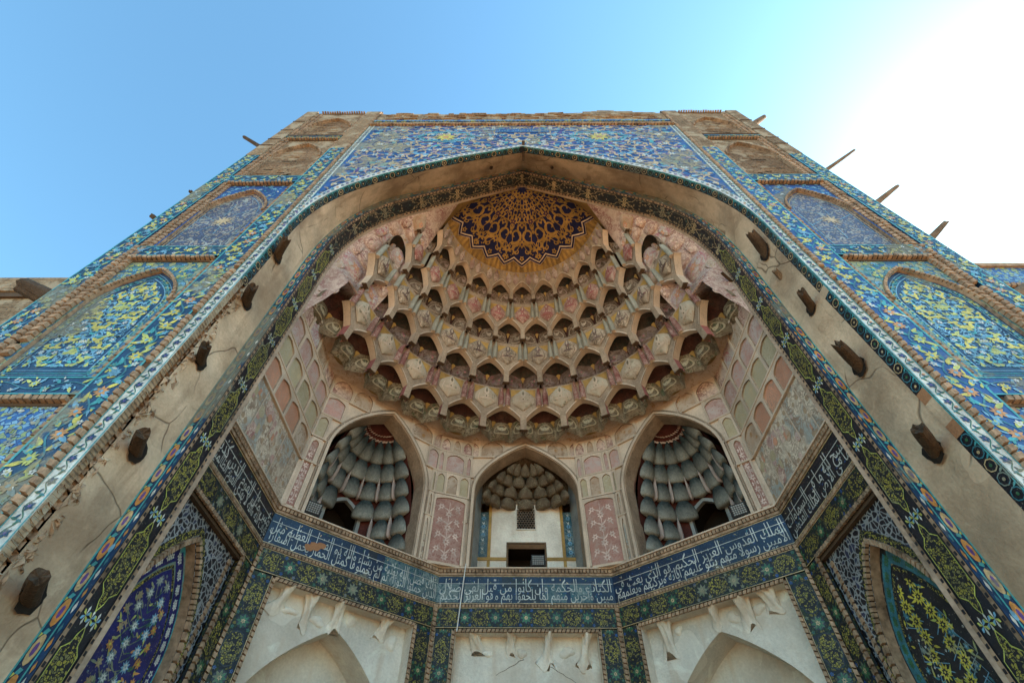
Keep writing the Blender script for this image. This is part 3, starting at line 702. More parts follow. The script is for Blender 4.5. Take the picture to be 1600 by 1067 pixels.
pp = g.build('parapet', PORTAL, label='bare weathered brick parapet along the top of the portal')
g = G(); r = random.Random(4); x = -5.6; hgt = 22.0
while x < 5.6:
    w = r.uniform(.15, .45); hgt = min(22.5, max(21.85, hgt+r.uniform(-.14, .14)))
    g.box(x, x+w, .02+r.random()*.02, .9, 20.78, hgt, 'brickwall'); x += w
for k in range(130):
    x = r.uniform(-5.4, 5.); z = r.uniform(20.85, 21.85); g.box(x, x+r.uniform(.15, .6), -.03*r.random(), .06, z, z+.07, r.choice(('brickwall', 'brickwall2')))
g.build('brick_course', pp)
g = G(); dentils(g, FAC, [(-5.55, 20.02), (5.55, 20.02)], .12, .08, .0, .09); g.build('brick_string_course', pp)

# ------------------------------------------------------------------ plastered reveal of the arch
LP = Loft(F_, .2, P_, 1.0)
g = G()
def lp(u, v):
    p = LP(u, v); k = .02*math.sin(p.z*3.1+p.y*5)+.015*math.sin(p.z*7.3+p.x*2); q = Vector((p.x, 0, p.z-8)).normalized(); return p+q*k*(1 if 0 < v < 1 else 0)
g.grid(lp, 220, 5, 'plaster', 0, LP.len)
rev = g.build('arch_reveal', PORTAL, smooth=True, label='wide plastered soffit of the arch with cracks and stains')
LZ = Loft(F_, 0.0, F_, .2)
def zat(L, z): i = min(range(len(L.L)//2), key=lambda i: abs(L.A[i].z-z)); return L.L[i]
ul = zat(LZ, 9.3)
g = G(); g.grid(lambda u, v: LZ(u, v, .0), 150, 1, 'black', ul, LZ.len)
A = Art(); u = ul+.08; r = random.Random(2); k = 0
while u < LZ.len-.1:
    gone = u > LZ.len-9 and math.sin(u*1.7)+.5*math.sin(u*4.3) > .75
    if not gone:
        A.ribbon([(u+.075*math.cos(q*math.pi/4), .1+.075*math.sin(q*math.pi/4)) for q in range(9)], .016, 'teal' if k % 3 else 'buff', 1); A.disc(u, .1, .022, 'green' if k % 2 else 'buff', 1)
        A.leaf(u+.08, .02, .8, .07, .03, 'turq', 1)
    else: A.rect(u-.1, u+.1, .005, .195, 'clay' if k % 3 == 0 else 'plaster', 1)
    u += .19; k += 1
A.rect(ul, LZ.len, .0, .022, 'turq', 2)
A.p = [([(a, b/.2) for a, b in pts], m, l) for pts, m, l in A.p]
def seg(A):
    out = []
    for pts, m, l in A.p:
        us = [p[0] for p in pts]
        if len(pts) == 4 and max(us)-min(us) > .6:
            n = int((max(us)-min(us))/.25); v0 = min(p[1] for p in pts); v1 = max(p[1] for p in pts)
            for i in range(n):
                a = min(us)+(max(us)-min(us))*i/n; b = min(us)+(max(us)-min(us))*(i+1)/n; out.append(([(a, v0), (b, v0), (b, v1), (a, v1)], m, l))
        else: out.append((pts, m, l))
    A.p = out; return A
g.art(seg(A), LZ); g.build('tile_edging', rev)
for i in range(58):                                                    # broken brick edge low on one side
    z = 2.6+i*.116; o = link('brick', BRICK, rev); k = .5+.5*math.sin(z*2.1)
    o.location = (-5.36-.02*rng.random(), .09+.05*rng.random(), z); o.rotation_euler = (rng.uniform(-.1, .1), rng.uniform(-.1, .1), -math.pi/2+rng.uniform(-.25, .25))
    o.scale = (1.4, .5+.5*k, .95)
g = G(); r = random.Random(8)
for i in range(120):
    z = r.uniform(2.5, 9.4); y = r.uniform(.16, .34); q = r.uniform(.03, .09)
    pts = [Vector((-5.345+r.uniform(-.01, .045), y+r.uniform(-q, q), z+r.uniform(-q, q)*1.5)) for _ in range(5)]
    c = sum(pts, Vector())/5; c.x += .03
    for a, b in zip(pts, pts[1:]+pts[:1]): g.poly([a, b, c], r.choice(('brick2', 'plaster')))
g.build('broken_plaster_edge', rev, kind='stuff')

# ------------------------------------------------------------------ tiled band round the inner arch
LR = Loft(P_, 1.0, B_, 1.0); g = G(); g.grid(lambda u, v: LR(u, v), 180, 1, 'navy', 0, LR.len)
A = Art(); n = int(LR.len/.36); p = LR.len/n; r = random.Random(3)
A.rect(0, LR.len, 0, .1, 'turq', 1); A.rect(0, LR.len, .62, .7, 'turq', 1)
for k in range(n):
    u = (k+.5)*p; m = 'orange' if k % 2 == 0 else 'buff'
    for pts, mm, l in [([(u+.15*math.cos(a*math.pi/5), .36+.22*math.sin(a*math.pi/5)) for a in range(10)], m, 2), ([(u+.07*math.cos(a*math.pi/4), .36+.1*math.sin(a*math.pi/4)) for a in range(8)], 'purple', 3)]: A.add(pts, mm, l)
    A.add([(u+p*.42, .2), (u+p*.56, .3), (u+p*.5, .5), (u+p*.38, .4)], 'turq', 2); A.add([(u+p*.3, .13), (u+p*.45, .14), (u+p*.4, .25)], 'lime', 2)
    A.add([(u+.05, .76), (u+.12, .84), (u+.05, .92), (u-.02, .84)], 'white' if k % 3 else 'orange', 2); A.add([(u+.2, .78), (u+.26, .85), (u+.2, .92), (u+.14, .85)], 'teal' if k % 2 else 'orange', 2)
    if k % 4 == 0: A.add([(u+.06*math.cos(a*math.pi/4), .66+.12*math.sin(a*math.pi/4)) for a in range(8)], 'sky', 3)
g.art(seg(A), LR)
bd = g.build('arch_tile_band', PORTAL, label='turquoise-edged flower border round the inner arch')
LS = Loft(B_, 1.0, B_, 1.5); g = G(); g.grid(lambda u, v: LS(u, v), 180, 1, lambda i, j: 'black' if (i < 62 or i > 117) else 'm_dark', 0, LS.len)
A = Art(); per = 1.25; n = int(LS.len/per); p = LS.len/n
for k in range(n):
    u = (k+.5)*p; z = LS(u, .5).z; m = 'm_black' if z < 13 else 'm_dark'
    out = [(-.44, .5), (-.36, .6), (-.3, .62), (-.24, .8), (.24, .8), (.3, .62), (.36, .6), (.44, .5), (.36, .4), (.3, .38), (.24, .2), (-.24, .2), (-.3, .38), (-.36, .4)]
    A.ribbon([(u+a*p, b) for a, b in out+[out[0]]], .02, 'lime' if z < 13 else 'buff', 2); A.add([(u+a*p, b) for a, b in out], m, 1)
    for dv in (.3, .5, .7):
        for q in range(6):
            a = q*math.pi/3; A.add([(u+p/2, dv), (u+p/2+.07*math.cos(a-.3), dv+.1*math.sin(a-.3)), (u+p/2+.1*math.cos(a), dv+.13*math.sin(a)), (u+p/2+.07*math.cos(a+.3), dv+.1*math.sin(a+.3))], ('white', 'sky', 'lime')[q % 3] if z < 13 else 'buff', 2)
g.art(seg(A), LS)
for v0, v1 in ((.0, .12), (.88, 1.)):
    g.grid(lambda u, v: LS(u, v, .012), 180, 1, 'brick2', 0, LS.len, v0, v1)
k = 0; u = .05
while u < LS.len-.1:
    for v0, v1 in ((.02, .1), (.9, .98)): g.poly([LS(u, v0, .0145), LS(u+.05, v0, .0145), LS(u+.05, v1, .0145), LS(u, v1, .0145)], 'black')
    u += .12
g.build('soffit_tile_band', bd)
LT = Loft(B_, 1.5, [(x-.07 if x > .1 else 0, z-.1 if z > 12 else z) for x, z in B_], 1.52); g = G()
g.grid(lambda u, v: LT(u, v), 180, 1, 'stucco', 0, LT.len)
g.build('arch_roll', bd)

# ------------------------------------------------------------------ half dome of stalactite cells
YC = 1.5
def rz(phi): return -R(phi)
def pol(r, a, z): return Vector((r*math.sin(a), YC+r*math.cos(a), z))
def loc(r, a, z): return Vector((r*math.sin(a), r*math.cos(a), z))     # same, about the dome axis
TIERS = [  # rt, zt: top of the hanging wall; rs, zp: tip of its pendants; za: apex of its arches; sh: shield heights; rf, zf: foot of the hollows behind
    dict(rt=2.60, zt=16.5, rs=2.91, zp=15.2, za=16.02, s0=15.86, s1=16.42, rf=3.2, zf=15.22, off=7.5, sh='sh1', lobe='lobe2', slat=None, nl=2),
    dict(rt=3.14, zt=15.28, rs=3.38, zp=13.62, za=14.5, s0=14.28, s1=15.12, rf=3.74, zf=13.66, off=0., sh='sh2', lobe='lobe2', slat='greyslat', nl=2),
    dict(rt=3.68, zt=13.72, rs=3.98, zp=12.2, za=13.02, s0=12.84, s1=13.6, rf=4.42, zf=12.24, off=7.5, sh='sh3', lobe='lobe3', slat='greyslat', nl=2),
    dict(rt=4.34, zt=12.3, rs=4.62, zp=10.88, za=11.64, s0=11.5, s1=12.26, rf=5.08, zf=10.93, off=0., sh='sh4', lobe='lobe4', slat='redslat', nl=3)]
AL = R(7.5)
# shell of the vault between the tiers and the great arch (painted flanks)
Bf = [(x-.07 if x > .1 else 0, z-.1 if z > 12 else z) for x, z in B_]
def ring_r(z):
    K = [(17.9, .02), (17.6, 1.2), (17.0, 2.35), (16.5, 2.6), (15.2, 2.96), (13.6, 3.48), (12.2, 4.08), (10.88, 4.68), (10.4, 5.0), (7., 5.1)]
    for (za, ra), (zb, rb) in zip(K[:-1], K[1:]):
        if zb <= z <= za: return ra+(rb-ra)*(za-z)/(za-zb)
    return .02 if z > 17.9 else 5.1
def EAz(z): return R(84-12*max(0, min(1, (16.9-z)/.6)) if z > 12.2 else 72+17.5*min(1, (12.2-z)/.55))
def flank(s, t, v):
    i = t*(len(Bf)-1); k = min(int(i), len(Bf)-2); f = i-k
    bx = Bf[k][0]+(Bf[k+1][0]-Bf[k][0])*f; bz = Bf[k][1]+(Bf[k+1][1]-Bf[k][1])*f
    q = .25+.55*max(0, min(1, (17.9-bz)/2.5))*max(0, min(1, (bz-10.5)/2)); ez = bz-q; er = ring_r(ez)
    b = Vector((s*bx, 1.52, bz)); ea = EAz(ez); er += .3*max(0, min(1, (16.9-ez)/.5))*max(0, min(1, (ez-11.6)/.5)); e = Vector((s*er*math.sin(ea), YC+er*math.cos(ea), ez))
    p = b.lerp(e, v); p.z += .1*math.sin(math.pi*v)*min(1, (b-e).length); return p
ZB = [i for i, (x, z) in enumerate(Bf) if z > 10.4]; TB = ZB[-1]/(len(Bf)-1)
g = G()
for s in (-1, 1): g.grid(lambda u, v: flank(s, u, v), 60, 8, lambda i, j: 'golddark' if i < 15 else 'flank', 0, TB)
def skirt(s, t, v):
    e = flank(s, t, .985); d = Vector((e.x, e.y-YC, 0)).normalized(); return e+d*(.95*v)+Vector((0, .06*v, -.02+.3*v))
for s in (-1, 1): g.grid(lambda u, v: skirt(s, u, v), 40, 3, 'flank', .22, TB)
DOME = g.build('half_dome', PORTAL, smooth=True, label='painted half dome of tiered stalactite cells under the arch')
# painted panels on the flanks
for s in (-1, 1):
    ts = [.255, .30, .34, .38, .42, .465, .51, .555, .60, .64, .675]
    for i in range(10):
        nv = (2, 2, 3, 3, 3, 3, 2, 2, 2, 2)[i]; sh_ = .5/nv if i % 2 else 0
        for j in range(nv+(1 if i % 2 else 0)):
            v0 = max(.03, .03+.95*j/nv-sh_*.95); v1 = min(.98, .03+.95*(j+1)/nv-sh_*.95)-.012
            if v1-v0 < .06: continue
            g = G(); t0 = ts[i]+.002; t1 = ts[i+1]-.002
            def fp(u, v):
                a, b = 2*u-1, 2*v-1; k = (1-abs(b)**2.5*.25)*(1-abs(a)**3*.2); uu = .5+.5*a*(1-.16*abs(b)**3); vv = .5+.5*b*(1-.16*abs(a)**3)
                p = flank(s, t0+(t1-t0)*uu, v0+(v1-v0)*vv); e = (1-a*a)*(1-b*b); d = (Vector((0, 2.6, 10))-p).normalized(); return p+d*(.012+.11*e**.6)
            g.grid(fp, 7, 7, 'flank2' if i in (3, 6) else 'goldpink' if (i*3+j) % 7 == 0 else 'flank')
            A = Art(); A.flower(.5, .5, .2, 6, 'pinkp' if i % 3 else 'salmon', 'flank', 1, .3)
            for q in range(4): A.leaf(.5, .5, .78+q*math.pi/2, .4, .1, 'goldpink', 0, .5)
            A.ribbon([(.5+.42*math.cos(a*math.pi/8), .5+.42*math.sin(a*math.pi/8)) for a in range(17)], .03, 'pinkp', 1)
            g.art(A, lambda u, v, n: fp(u, v)+(Vector((0, 2.6, 10))-fp(u, v)).normalized()*(.008+n))
            g.build('painted_panel', DOME, smooth=True)
# plastered shell behind the tiers, closing every joint
g = G(); prof = [(16.6, 2.75), (16.1, 3.1), (15.3, 3.45), (14.6, 3.6), (13.7, 4.0), (13.1, 4.3), (12.3, 4.7), (11.7, 5.1), (11.15, 5.5)]
def shell(u, v):
    i = v*(len(prof)-1); k = min(int(i), len(prof)-2); f = i-k; return pol(prof[k][1]+(prof[k+1][1]-prof[k][1])*f, -R(77)+R(154)*u, prof[k][0]+(prof[k+1][0]-prof[k][0])*f)
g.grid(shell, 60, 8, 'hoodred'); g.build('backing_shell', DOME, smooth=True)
# crown medallion
def crown_z(rho): return 16.92+.95*(1-min(1, (rho/2.5)**2))
def star_r(a, r0=2.3, r1=2.56):
    t = abs(((a/R(15))+.5) % 1-.5)*2; return r1+(r0-r1)*t
g = G(); n = 96
def cm(u, v):
    a = -R(93)+R(186)*u; r = star_r(a)*v; return pol(r, a, crown_z(r))
g.grid(cm, n, 10, 'navyp')
def cfn(u, v, nn):
    r = math.hypot(u, v); a = math.atan2(u, v); return pol(r, a, crown_z(r)-.012-nn)
r = random.Random(21); A = Art()
for k in range(-3, 4):                                                 # six-fold arabesque: paired crescents, palmettes and vines
    ax_ = R(30*k); th = math.pi/2-ax_
    def pq(rr, deg): return (rr*math.sin(ax_+R(deg)), rr*math.cos(ax_+R(deg)))
    for d in (1, -1):
        for rr, dg_, q, w_, rot, tn in ((1.62, 8.5, .27, .085, .6, 1.0), (1.08, 9, .19, .06, 2.6, 1.0), (2.1, 5, .17, .055, 3.4, .9), (.66, 11, .14, .05, 1.2, .9), (1.95, 12.6, .16, .05, 1.0, .9), (1.35, 13.6, .13, .04, 4.0, .9), (2.26, 11, .1, .04, 2.0, .8)):
            u, v = pq(rr, d*dg_); pts = A.spiral(u, v, q, th-d*rot, tn, d, w_, 'gold', 1, 12)
            A.leaf(pts[1][0], pts[1][1], math.atan2(pts[1][1]-v, pts[1][0]-u)+d*1.2, q*.9, q*.42, 'gold', 2, d*.5)
            A.leaf(pts[6][0], pts[6][1], math.atan2(pts[6][1]-v, pts[6][0]-u)+d*.5, q*.6, q*.3, 'gold', 2, d*.3)
        for dg_, am in ((4, 3.0), (13, 2.0)):
            A.ribbon([pq(.25+2.05*t/16, d*(dg_+am*math.sin(t*.9))) for t in range(17)], .022, 'gold', 1)
        for rr, dg_ in ((.9, 3.5), (1.3, 4.5), (1.82, 3), (1.5, 14), (2.0, 8.5), (.45, 9)):
            u, v = pq(rr, d*dg_); A.leaf(u, v, th-d*.8, .13, .06, 'gold', 2, d*.3)
    for rr, n_, q in ((1.28, 4, .12), (1.9, 6, .13), (.8, 5, .09), (.3, 6, .13)):
        u, v = pq(rr, 0); A.flower(u, v, q, n_, 'gold', 'purplep', 3, th)
    for dg_ in (0, 7.5, 15, -7.5): u, v = pq(2.33 if dg_ % 15 == 0 else 2.18, dg_); A.flower(u, v, .09, 5, 'gold', 'navyp', 3, th)
    u, v = pq(2.05, 15); A.flower(u, v, .13, 4, 'gold', 'navyp', 3, th); u, v = pq(1.2, 15); A.flower(u, v, .1, 5, 'purplep', 'gold', 3)
A.clip(lambda u, v: math.hypot(u, v) < star_r(math.atan2(u, v))-.1 and v > -.05)
g.art(A, cfn); g.build('crown_medallion', DOME)
g = G()
for w0, w1, m in ((-.12, -.07, 'stuccol'), (-.07, .0, 'navyp'), (.0, .035, 'stuccol')):
    g.grid(lambda u, v: (lambda a: pol(star_r(a)+w0+(w1-w0)*v, a, crown_z(2.5)-.04-.02*v))(-R(90)+R(180)*u), 48, 1, m)
g.build('star_border', DOME)
for k in range(12):                                                    # gilt fans between the star and the first tier
    g = G(); a0 = R(15*k-90); T0 = TIERS[0]
    def fan(u, v):
        a = a0+R(15)*u; top = pol(star_r(a)+.035, a, 16.885); e = abs(2*u-1); bot = pol(T0['rt']+.03+.1*(1-e*e), a, T0['zt']+.02+.1*(1-e*e)); return top.lerp(bot, v)
    g.grid(fan, 8, 3, lambda i, j: 'gold' if (i+k) % 2 else 'golddark'); g.build('gilt_fan', DOME)

def tier_meshes(T, first, k_):
    al = AL; rf_ = lambda z: T['rt']+(T['rs']-T['rt'])*(T['zt']-z)/(T['zt']-T['zp'])
    ws = al*.15; zsp = T['zp']+.5*(T['za']-T['zp']); out = {}
    cols = [-al+(al-ws)*i/7 for i in range(8)]
    def zb(a):
        t = (abs(a)-ws)/(al-ws); return zsp+(T['za']-zsp)*(1-(1-min(1, max(0, t)))**1.5)**.95
    g = G(); th = .2
    def strip(a0, a1, z0a, z0b):
        for j in range(3):
            t0, t1 = j/3, (j+1)/3
            P = [(a0, z0a+(T['zt']-z0a)*t0), (a1, z0b+(T['zt']-z0b)*t0), (a1, z0b+(T['zt']-z0b)*t1), (a0, z0a+(T['zt']-z0a)*t1)]
            g.poly([loc(rf_(z), a, z) for a, z in P], 'stucco')
    for sg in (-1, 1):
        for i in range(7):
            a0, a1 = sg*-cols[i], sg*-cols[i+1]; strip(a0, a1, zb(a0), zb(a1))
            g.poly([loc(rf_(zb(a0)), a0, zb(a0)), loc(rf_(zb(a1)), a1, zb(a1)), loc(rf_(zb(a1))+th, a1, zb(a1)), loc(rf_(zb(a0))+th, a0, zb(a0))], 'stuccol')
            w = .05                                                   # fine raised lip along the arch
            g.poly([loc(rf_(zb(a0))-.018, a0, zb(a0)), loc(rf_(zb(a1))-.018, a1, zb(a1)), loc(rf_(zb(a1))-.018, a1, zb(a1)+w), loc(rf_(zb(a0))-.018, a0, zb(a0)+w)], 'stuccol')
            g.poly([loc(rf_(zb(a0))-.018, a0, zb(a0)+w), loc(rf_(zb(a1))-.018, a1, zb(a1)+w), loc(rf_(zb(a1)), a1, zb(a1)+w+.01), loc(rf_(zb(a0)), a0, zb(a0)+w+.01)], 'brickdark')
        a = sg*ws; g.poly([loc(rf_(zsp), a, zsp), loc(rf_(T['zp']), a, T['zp']), loc(rf_(T['zp'])+th, a, T['zp']), loc(rf_(zsp)+th, a, zsp)], 'pinkslat' if T['slat'] == 'redslat' else 'stuccol')
    strip(-ws, ws, T['zp'], T['zp'])
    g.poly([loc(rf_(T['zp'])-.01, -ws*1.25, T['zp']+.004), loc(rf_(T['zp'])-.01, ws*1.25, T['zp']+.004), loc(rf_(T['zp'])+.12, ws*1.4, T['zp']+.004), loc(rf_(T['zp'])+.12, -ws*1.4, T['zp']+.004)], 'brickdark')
    for sg in (-1, 1):                                                 # gilt corners either side of the shield
        za_, zb_ = T['s1']-.02, T['s0']+(T['s1']-T['s0'])*.62
        g.poly([loc(rf_(za_)-.012, sg*al*.06, za_), loc(rf_(za_)-.012, sg*al*.68, za_), loc(rf_(zb_)-.012, sg*al*.64, zb_)], 'gold')
    out['bracket'] = g.mesh('bracket')
    g = G()
    if first:
        for sg in (-1, 1):
            def f1(u, v):
                hw = (1-(2*v-1)**2)**.5 if v < .5 else (1-(2*v-1)**1.7)
                a = sg*al*.36+(2*u-1)*al*.3*max(0, hw); z = T['s0']+(T['s1']-T['s0'])*v; return loc(rf_(z)-.015-.04*(1-(2*u-1)**2), a, z)
            g.grid(f1, 6, 7, 'sh1')
    else:
        def f2(u, v):
            hw = min(1, v/.32) if v < .55 else max(0, 1-((v-.55)/.45)**1.6)
            a = (2*u-1)*al*.58*max(.0, hw); z = T['s0']+(T['s1']-T['s0'])*v; return loc(rf_(z)-.02-.1*(1-(2*u-1)**2)*math.sin(math.pi*min(1, v*.9+.08)), a, z)
        g.grid(f2, 8, 9, T['sh']); A = Art(); pm, dm = {'sh2': ('pinkslat', 'stuccol'), 'sh3': ('lobe3', 'stuccol'), 'sh4': ('stuccol', 'lobe1')}[T['sh']]
        A.flower(.5, .42, .13, 6, pm, dm, 2, .5)
        for sg in (-1, 1):
            A.leaf(.5, .3, math.pi/2-sg*1.1, .3, .1, pm, 1, -sg*.6); A.leaf(.5, .5, math.pi/2-sg*.7, .32, .1, pm, 1, sg*.5); A.leaf(.5+sg*.1, .72, math.pi/2-sg*.35, .18, .09, pm, 1, sg*.3)
            A.ribbon([(.5+sg*(.42-.02*q), .12+.09*q) for q in range(6)], .025, pm, 1)
        A.leaf(.5, .62, math.pi/2, .26, .12, dm if T['sh'] != 'sh4' else 'lobe1', 1, 0)
        g.art(A, lambda u, v, n: f2(u, v)+Vector((0, -.006-n, 0)))
    out['shield'] = g.mesh('shield', True)
    if T['slat']:
        g = G(); z1 = T['zt']-.08; z0 = T['za']-.02
        def f3(u, v):
            hw = .5+.5*min(1, (1-v)/.35); a = (2*u-1)*al*.15*hw; z = z0+(z1-z0)*v
            return loc(rf_(z)-.012-.1*math.sqrt(max(0, 1-(2*u-1)**2)), a, z)
        g.grid(f3, 6, 6, T['slat']); g.poly([f3(i/6, 0) for i in range(7)], 'stuccol'); out['slat'] = g.mesh('slat', True)
    # hollow behind the arch: lobed quarter dome about its own axis
    zf = T['zf']; zm = T['zp']+.3*(T['za']-T['zp']); zt = T['za']+.04; nl = T['nl']; D = (T['rf']-T['rs'])*1.25
    def hol(u, w):
        if w < .2: z = zf+(zm-zf)*w/.2; k = 1.; t = 0.
        else: t = (w-.2)/.8; z = zm+(zt-zm)*math.sin(t*math.pi/2); k = max(.02, math.cos(t*math.pi/2))**.8
        th_ = math.pi*(u-.5); r0 = rf_(max(z, T['zp']))+.12; W = r0*math.tan(al)*.985
        cr = abs(math.sin(nl*math.pi*u)); lob = 1-.5*cr*max(0, 1-t*1.25)*(.55+.45*min(1, w/.12)); 
        fin = 1.+.1*(1-w/.2)**2 if w < .2 else 1.
        return Vector((W*math.sin(th_)*(k if t < .999 else 0), r0+D*abs(math.cos(th_))**.7*k*lob*fin, z))
    g = G(); g.grid(hol, nl*10, 12, T['lobe'], 0, 1, 0, .53); A = Art()
    for q in range(nl):
        cu = (q+.5)/nl; hw_ = .36/nl; lc = 'sh1' if k_ == 0 else 'sh3' if k_ == 1 else 'lobe2' if k_ == 2 else 'olivep'
        A.ribbon([(cu+hw_*math.cos(a*math.pi/7), .27+.16*math.sin(a*math.pi/7)) for a in range(15)], .018, lc, 1)
        for sg in (-1, 1): A.leaf(cu, .2, math.pi/2-sg*.5, .22, .05, lc, 1, sg*.2)
        A.disc(cu, .3, .035, 'pinkslat' if k_ == 2 else lc, 1, 6)
    g.art(A, lambda u, v, n: hol(u, v)+Vector((0, -.012-n, -.006)))
    out['hollow_wall'] = g.mesh('hollow_wall', True)
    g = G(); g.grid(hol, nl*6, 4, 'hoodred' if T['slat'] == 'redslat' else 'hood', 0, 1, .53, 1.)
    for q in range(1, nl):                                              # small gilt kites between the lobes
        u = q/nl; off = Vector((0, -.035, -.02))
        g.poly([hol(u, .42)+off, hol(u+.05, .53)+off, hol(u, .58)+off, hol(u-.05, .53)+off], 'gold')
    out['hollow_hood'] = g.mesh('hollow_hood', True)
    return out
for k, T in enumerate(TIERS):
    ms = tier_meshes(T, k == 0, k)
    stems = [T['off']+15*i for i in range(-6, 7) if abs(T['off']+15*i) < 84]
    opens = [T['off']+7.5+15*i for i in range(-6, 7) if abs(T['off']+7.5+15*i) < 84]
    for ph in stems+opens:
        dl = max(0, (abs(ph)-68)/14.5)*(.3, .26, .2, .05)[k]; at = (dl*math.sin(R(ph)), YC+dl*math.cos(R(ph)), dl*.25)   # the end cells stand wider, out to the arch
        big = 1+.12*dl
        for nm in (('bracket', 'shield') if ph in stems else ('hollow_wall', 'hollow_hood')):
            o = link(nm, ms[nm], DOME); o.location = at; o.rotation_euler = (0, 0, rz(ph)); o.scale = (big, 1, 1)
        if ph in stems and 'slat' in ms:
            for d in (-6.2, 6.2):
                o = link('slat', ms['slat'], DOME); o.location = at; o.rotation_euler = (0, 0, rz(ph+d))

# ------------------------------------------------------------------ the five walls of the bay
dg = Vector((3.09, 2.70, 0)).normalized(); LD = 4.103
WALLS = [('side_wall', Frame((-5.15, 1.5, 0), (0, 1, 0), (1, 0, 0)), 2.7, 'LS'), ('diagonal_wall', Frame((-5.15, 4.2, 0), dg, (dg.y, -dg.x, 0)), LD, 'LD'),
         ('back_wall', Frame((-2.06, 6.9, 0), (1, 0, 0), (0, -1, 0)), 4.12, 'C'), ('diagonal_wall', Frame((2.06, 6.9, 0), (dg.x, -dg.y, 0), (-dg.y, -dg.x, 0)), LD, 'RD'),
         ('side_wall', Frame((5.15, 4.2, 0), (0, -1, 0), (-1, 0, 0)), 2.7, 'RS')]
TEXT = {'RS': ('يسبح لله ما في السماوات', 'وما في الأرض الملك القدوس'),
        'RD': ('الملك القدوس العزيز الحكيم هو الذي بعث في', 'الأميين رسولا منهم يتلو عليهم آياته ويزكيهم ويعلمهم'),
        'C': ('الكتاب والحكمة وإن كانوا من قبل لفي ضلال', 'مبين وآخرين منهم لما يلحقوا بهم وهو العزيز الحكيم'),
        'LD': ('ذلك فضل الله يؤتيه من يشاء والله ذو الفضل العظيم مثل', 'الذين حملوا التوراة ثم لم يحملوها كمثل الحمار يحمل أسفارا'),
        'LS': ('بئس مثل القوم الذين كذبوا', 'بآيات الله والله لا يهدي القوم الظالمين')}
LAB = {'LS': 'bay side wall with a niche of white and orange flowers on deep blue', 'RS': 'bay side wall with a niche of yellow flowers on black',
       'LD': 'angled bay wall whose blue inscription has a bare orange patch', 'RD': 'angled bay wall whose inscription is unbroken navy', 'C': 'back wall of the bay with a lattice window in its niche'}
ROWZ = [7.17, 8.36, 9.06, 9.76, 10.47]
def pbox(gg, fr, u0, u1, n0, n1, z0, z1, mat): gg.box(u0, u1, n0, n1, z0, z1, mat, lambda u, n, z: fr(u, z, n))
def painted_cell(fr, root, u0, u1, z0, z1, mat, c=None, frame='stuccol', top=.25):
    w = (u1-u0)/2-.045; c = (u0+u1)/2
    g = G(); arch_fill(g, fr, c, w, z0+.03, z1-.05-top*(z1-z0), z1-.06, .006, mat, 2.6); g.build('painted_panel', root)
    g = G(); arch_frame(g, fr, u0, u1, z0, z1, c, w, z1-.05-top*(z1-z0), z1-.06, .002, .045, frame, 'stucco', 2.6)
    g.build('panel_surround', root)
def inscription(fr, L, key, root):
    g = G(); base = 'black' if key in ('LS', 'RS') else 'ink'
    pbox(g, fr, 0, L, -.1, 0, 6.36, 7.0, base)
    A = Art(); r = random.Random(hash(key) % 97 if False else len(key)*7+ord(key[0]))
    for k in range(int(L*16)):
        u = r.uniform(.05, L-.05); z = r.uniform(6.42, 6.95); A.leaf(u, z, r.uniform(0, 6.28), .06, .022, r.choice(('teal', 'green', 'blue', 'buff') if z > 6.72 else ('blue', 'teal', 'blue')), 0)
    for z in (6.375, 6.985): A.rect(0, L, z-.008, z+.008, 'buff', 1)
    A.rect(.02, L-.02, 6.808, 6.82, 'white', 1)
    if key == 'LD':
        for u, z, q in ((1.02, 6.62, .12), (.9, 6.56, .1), (1.14, 6.68, .09)): A.add([(u+q*math.cos(a)*(1+.2*math.sin(a*3)), z+q*.8*math.sin(a)*(1+.2*math.cos(a*2))) for a in [i*math.pi/6 for i in range(12)]], 'clay', 6+int(u*10) % 3)
        A.rect(2.2, 2.42, 6.79, 6.97, 'black', 0); A.rect(2.62, L, 6.4, 6.97, 'tc', 0)
    if key == 'C':
        for u in (.0, .62, 2.5, 3.1): A.rect(u, u+.5, 6.4, 6.8, 'tc', 0)
        A.rect(1.5, 2.1, 6.72, 6.97, 'black', 0); A.rect(1.9, 2.4, 6.4, 6.8, 'black', 0)
    g.art(A, lambda u, v, n: fr(u, v, n))
    t1, t2 = TEXT[key]
    write(g, fr, t1, .05, L-.06, 6.63, .3, .009, 'script', 1.9, .40)
    write(g, fr, t2, .08, L-.05, 6.45, .29, .0085, 'script', 1.4, .42)
    g.build('inscription_band', root)
    g = G(); dentils(g, fr, [(0, 7.1), (L, 7.1)], .085, .09, 0, .05, skew=.0); pbox(g, fr, 0, L, -.1, .03, 7.0, 7.05, 'brick2'); pbox(g, fr, 0, L, -.1, .07, 7.15, 7.18, 'stuccol')
    dentils(g, fr, [(0, 6.315), (L, 6.315)], .075, .07, 0, .03, skew=0., mat='brick2'); g.build('brick_course', root)
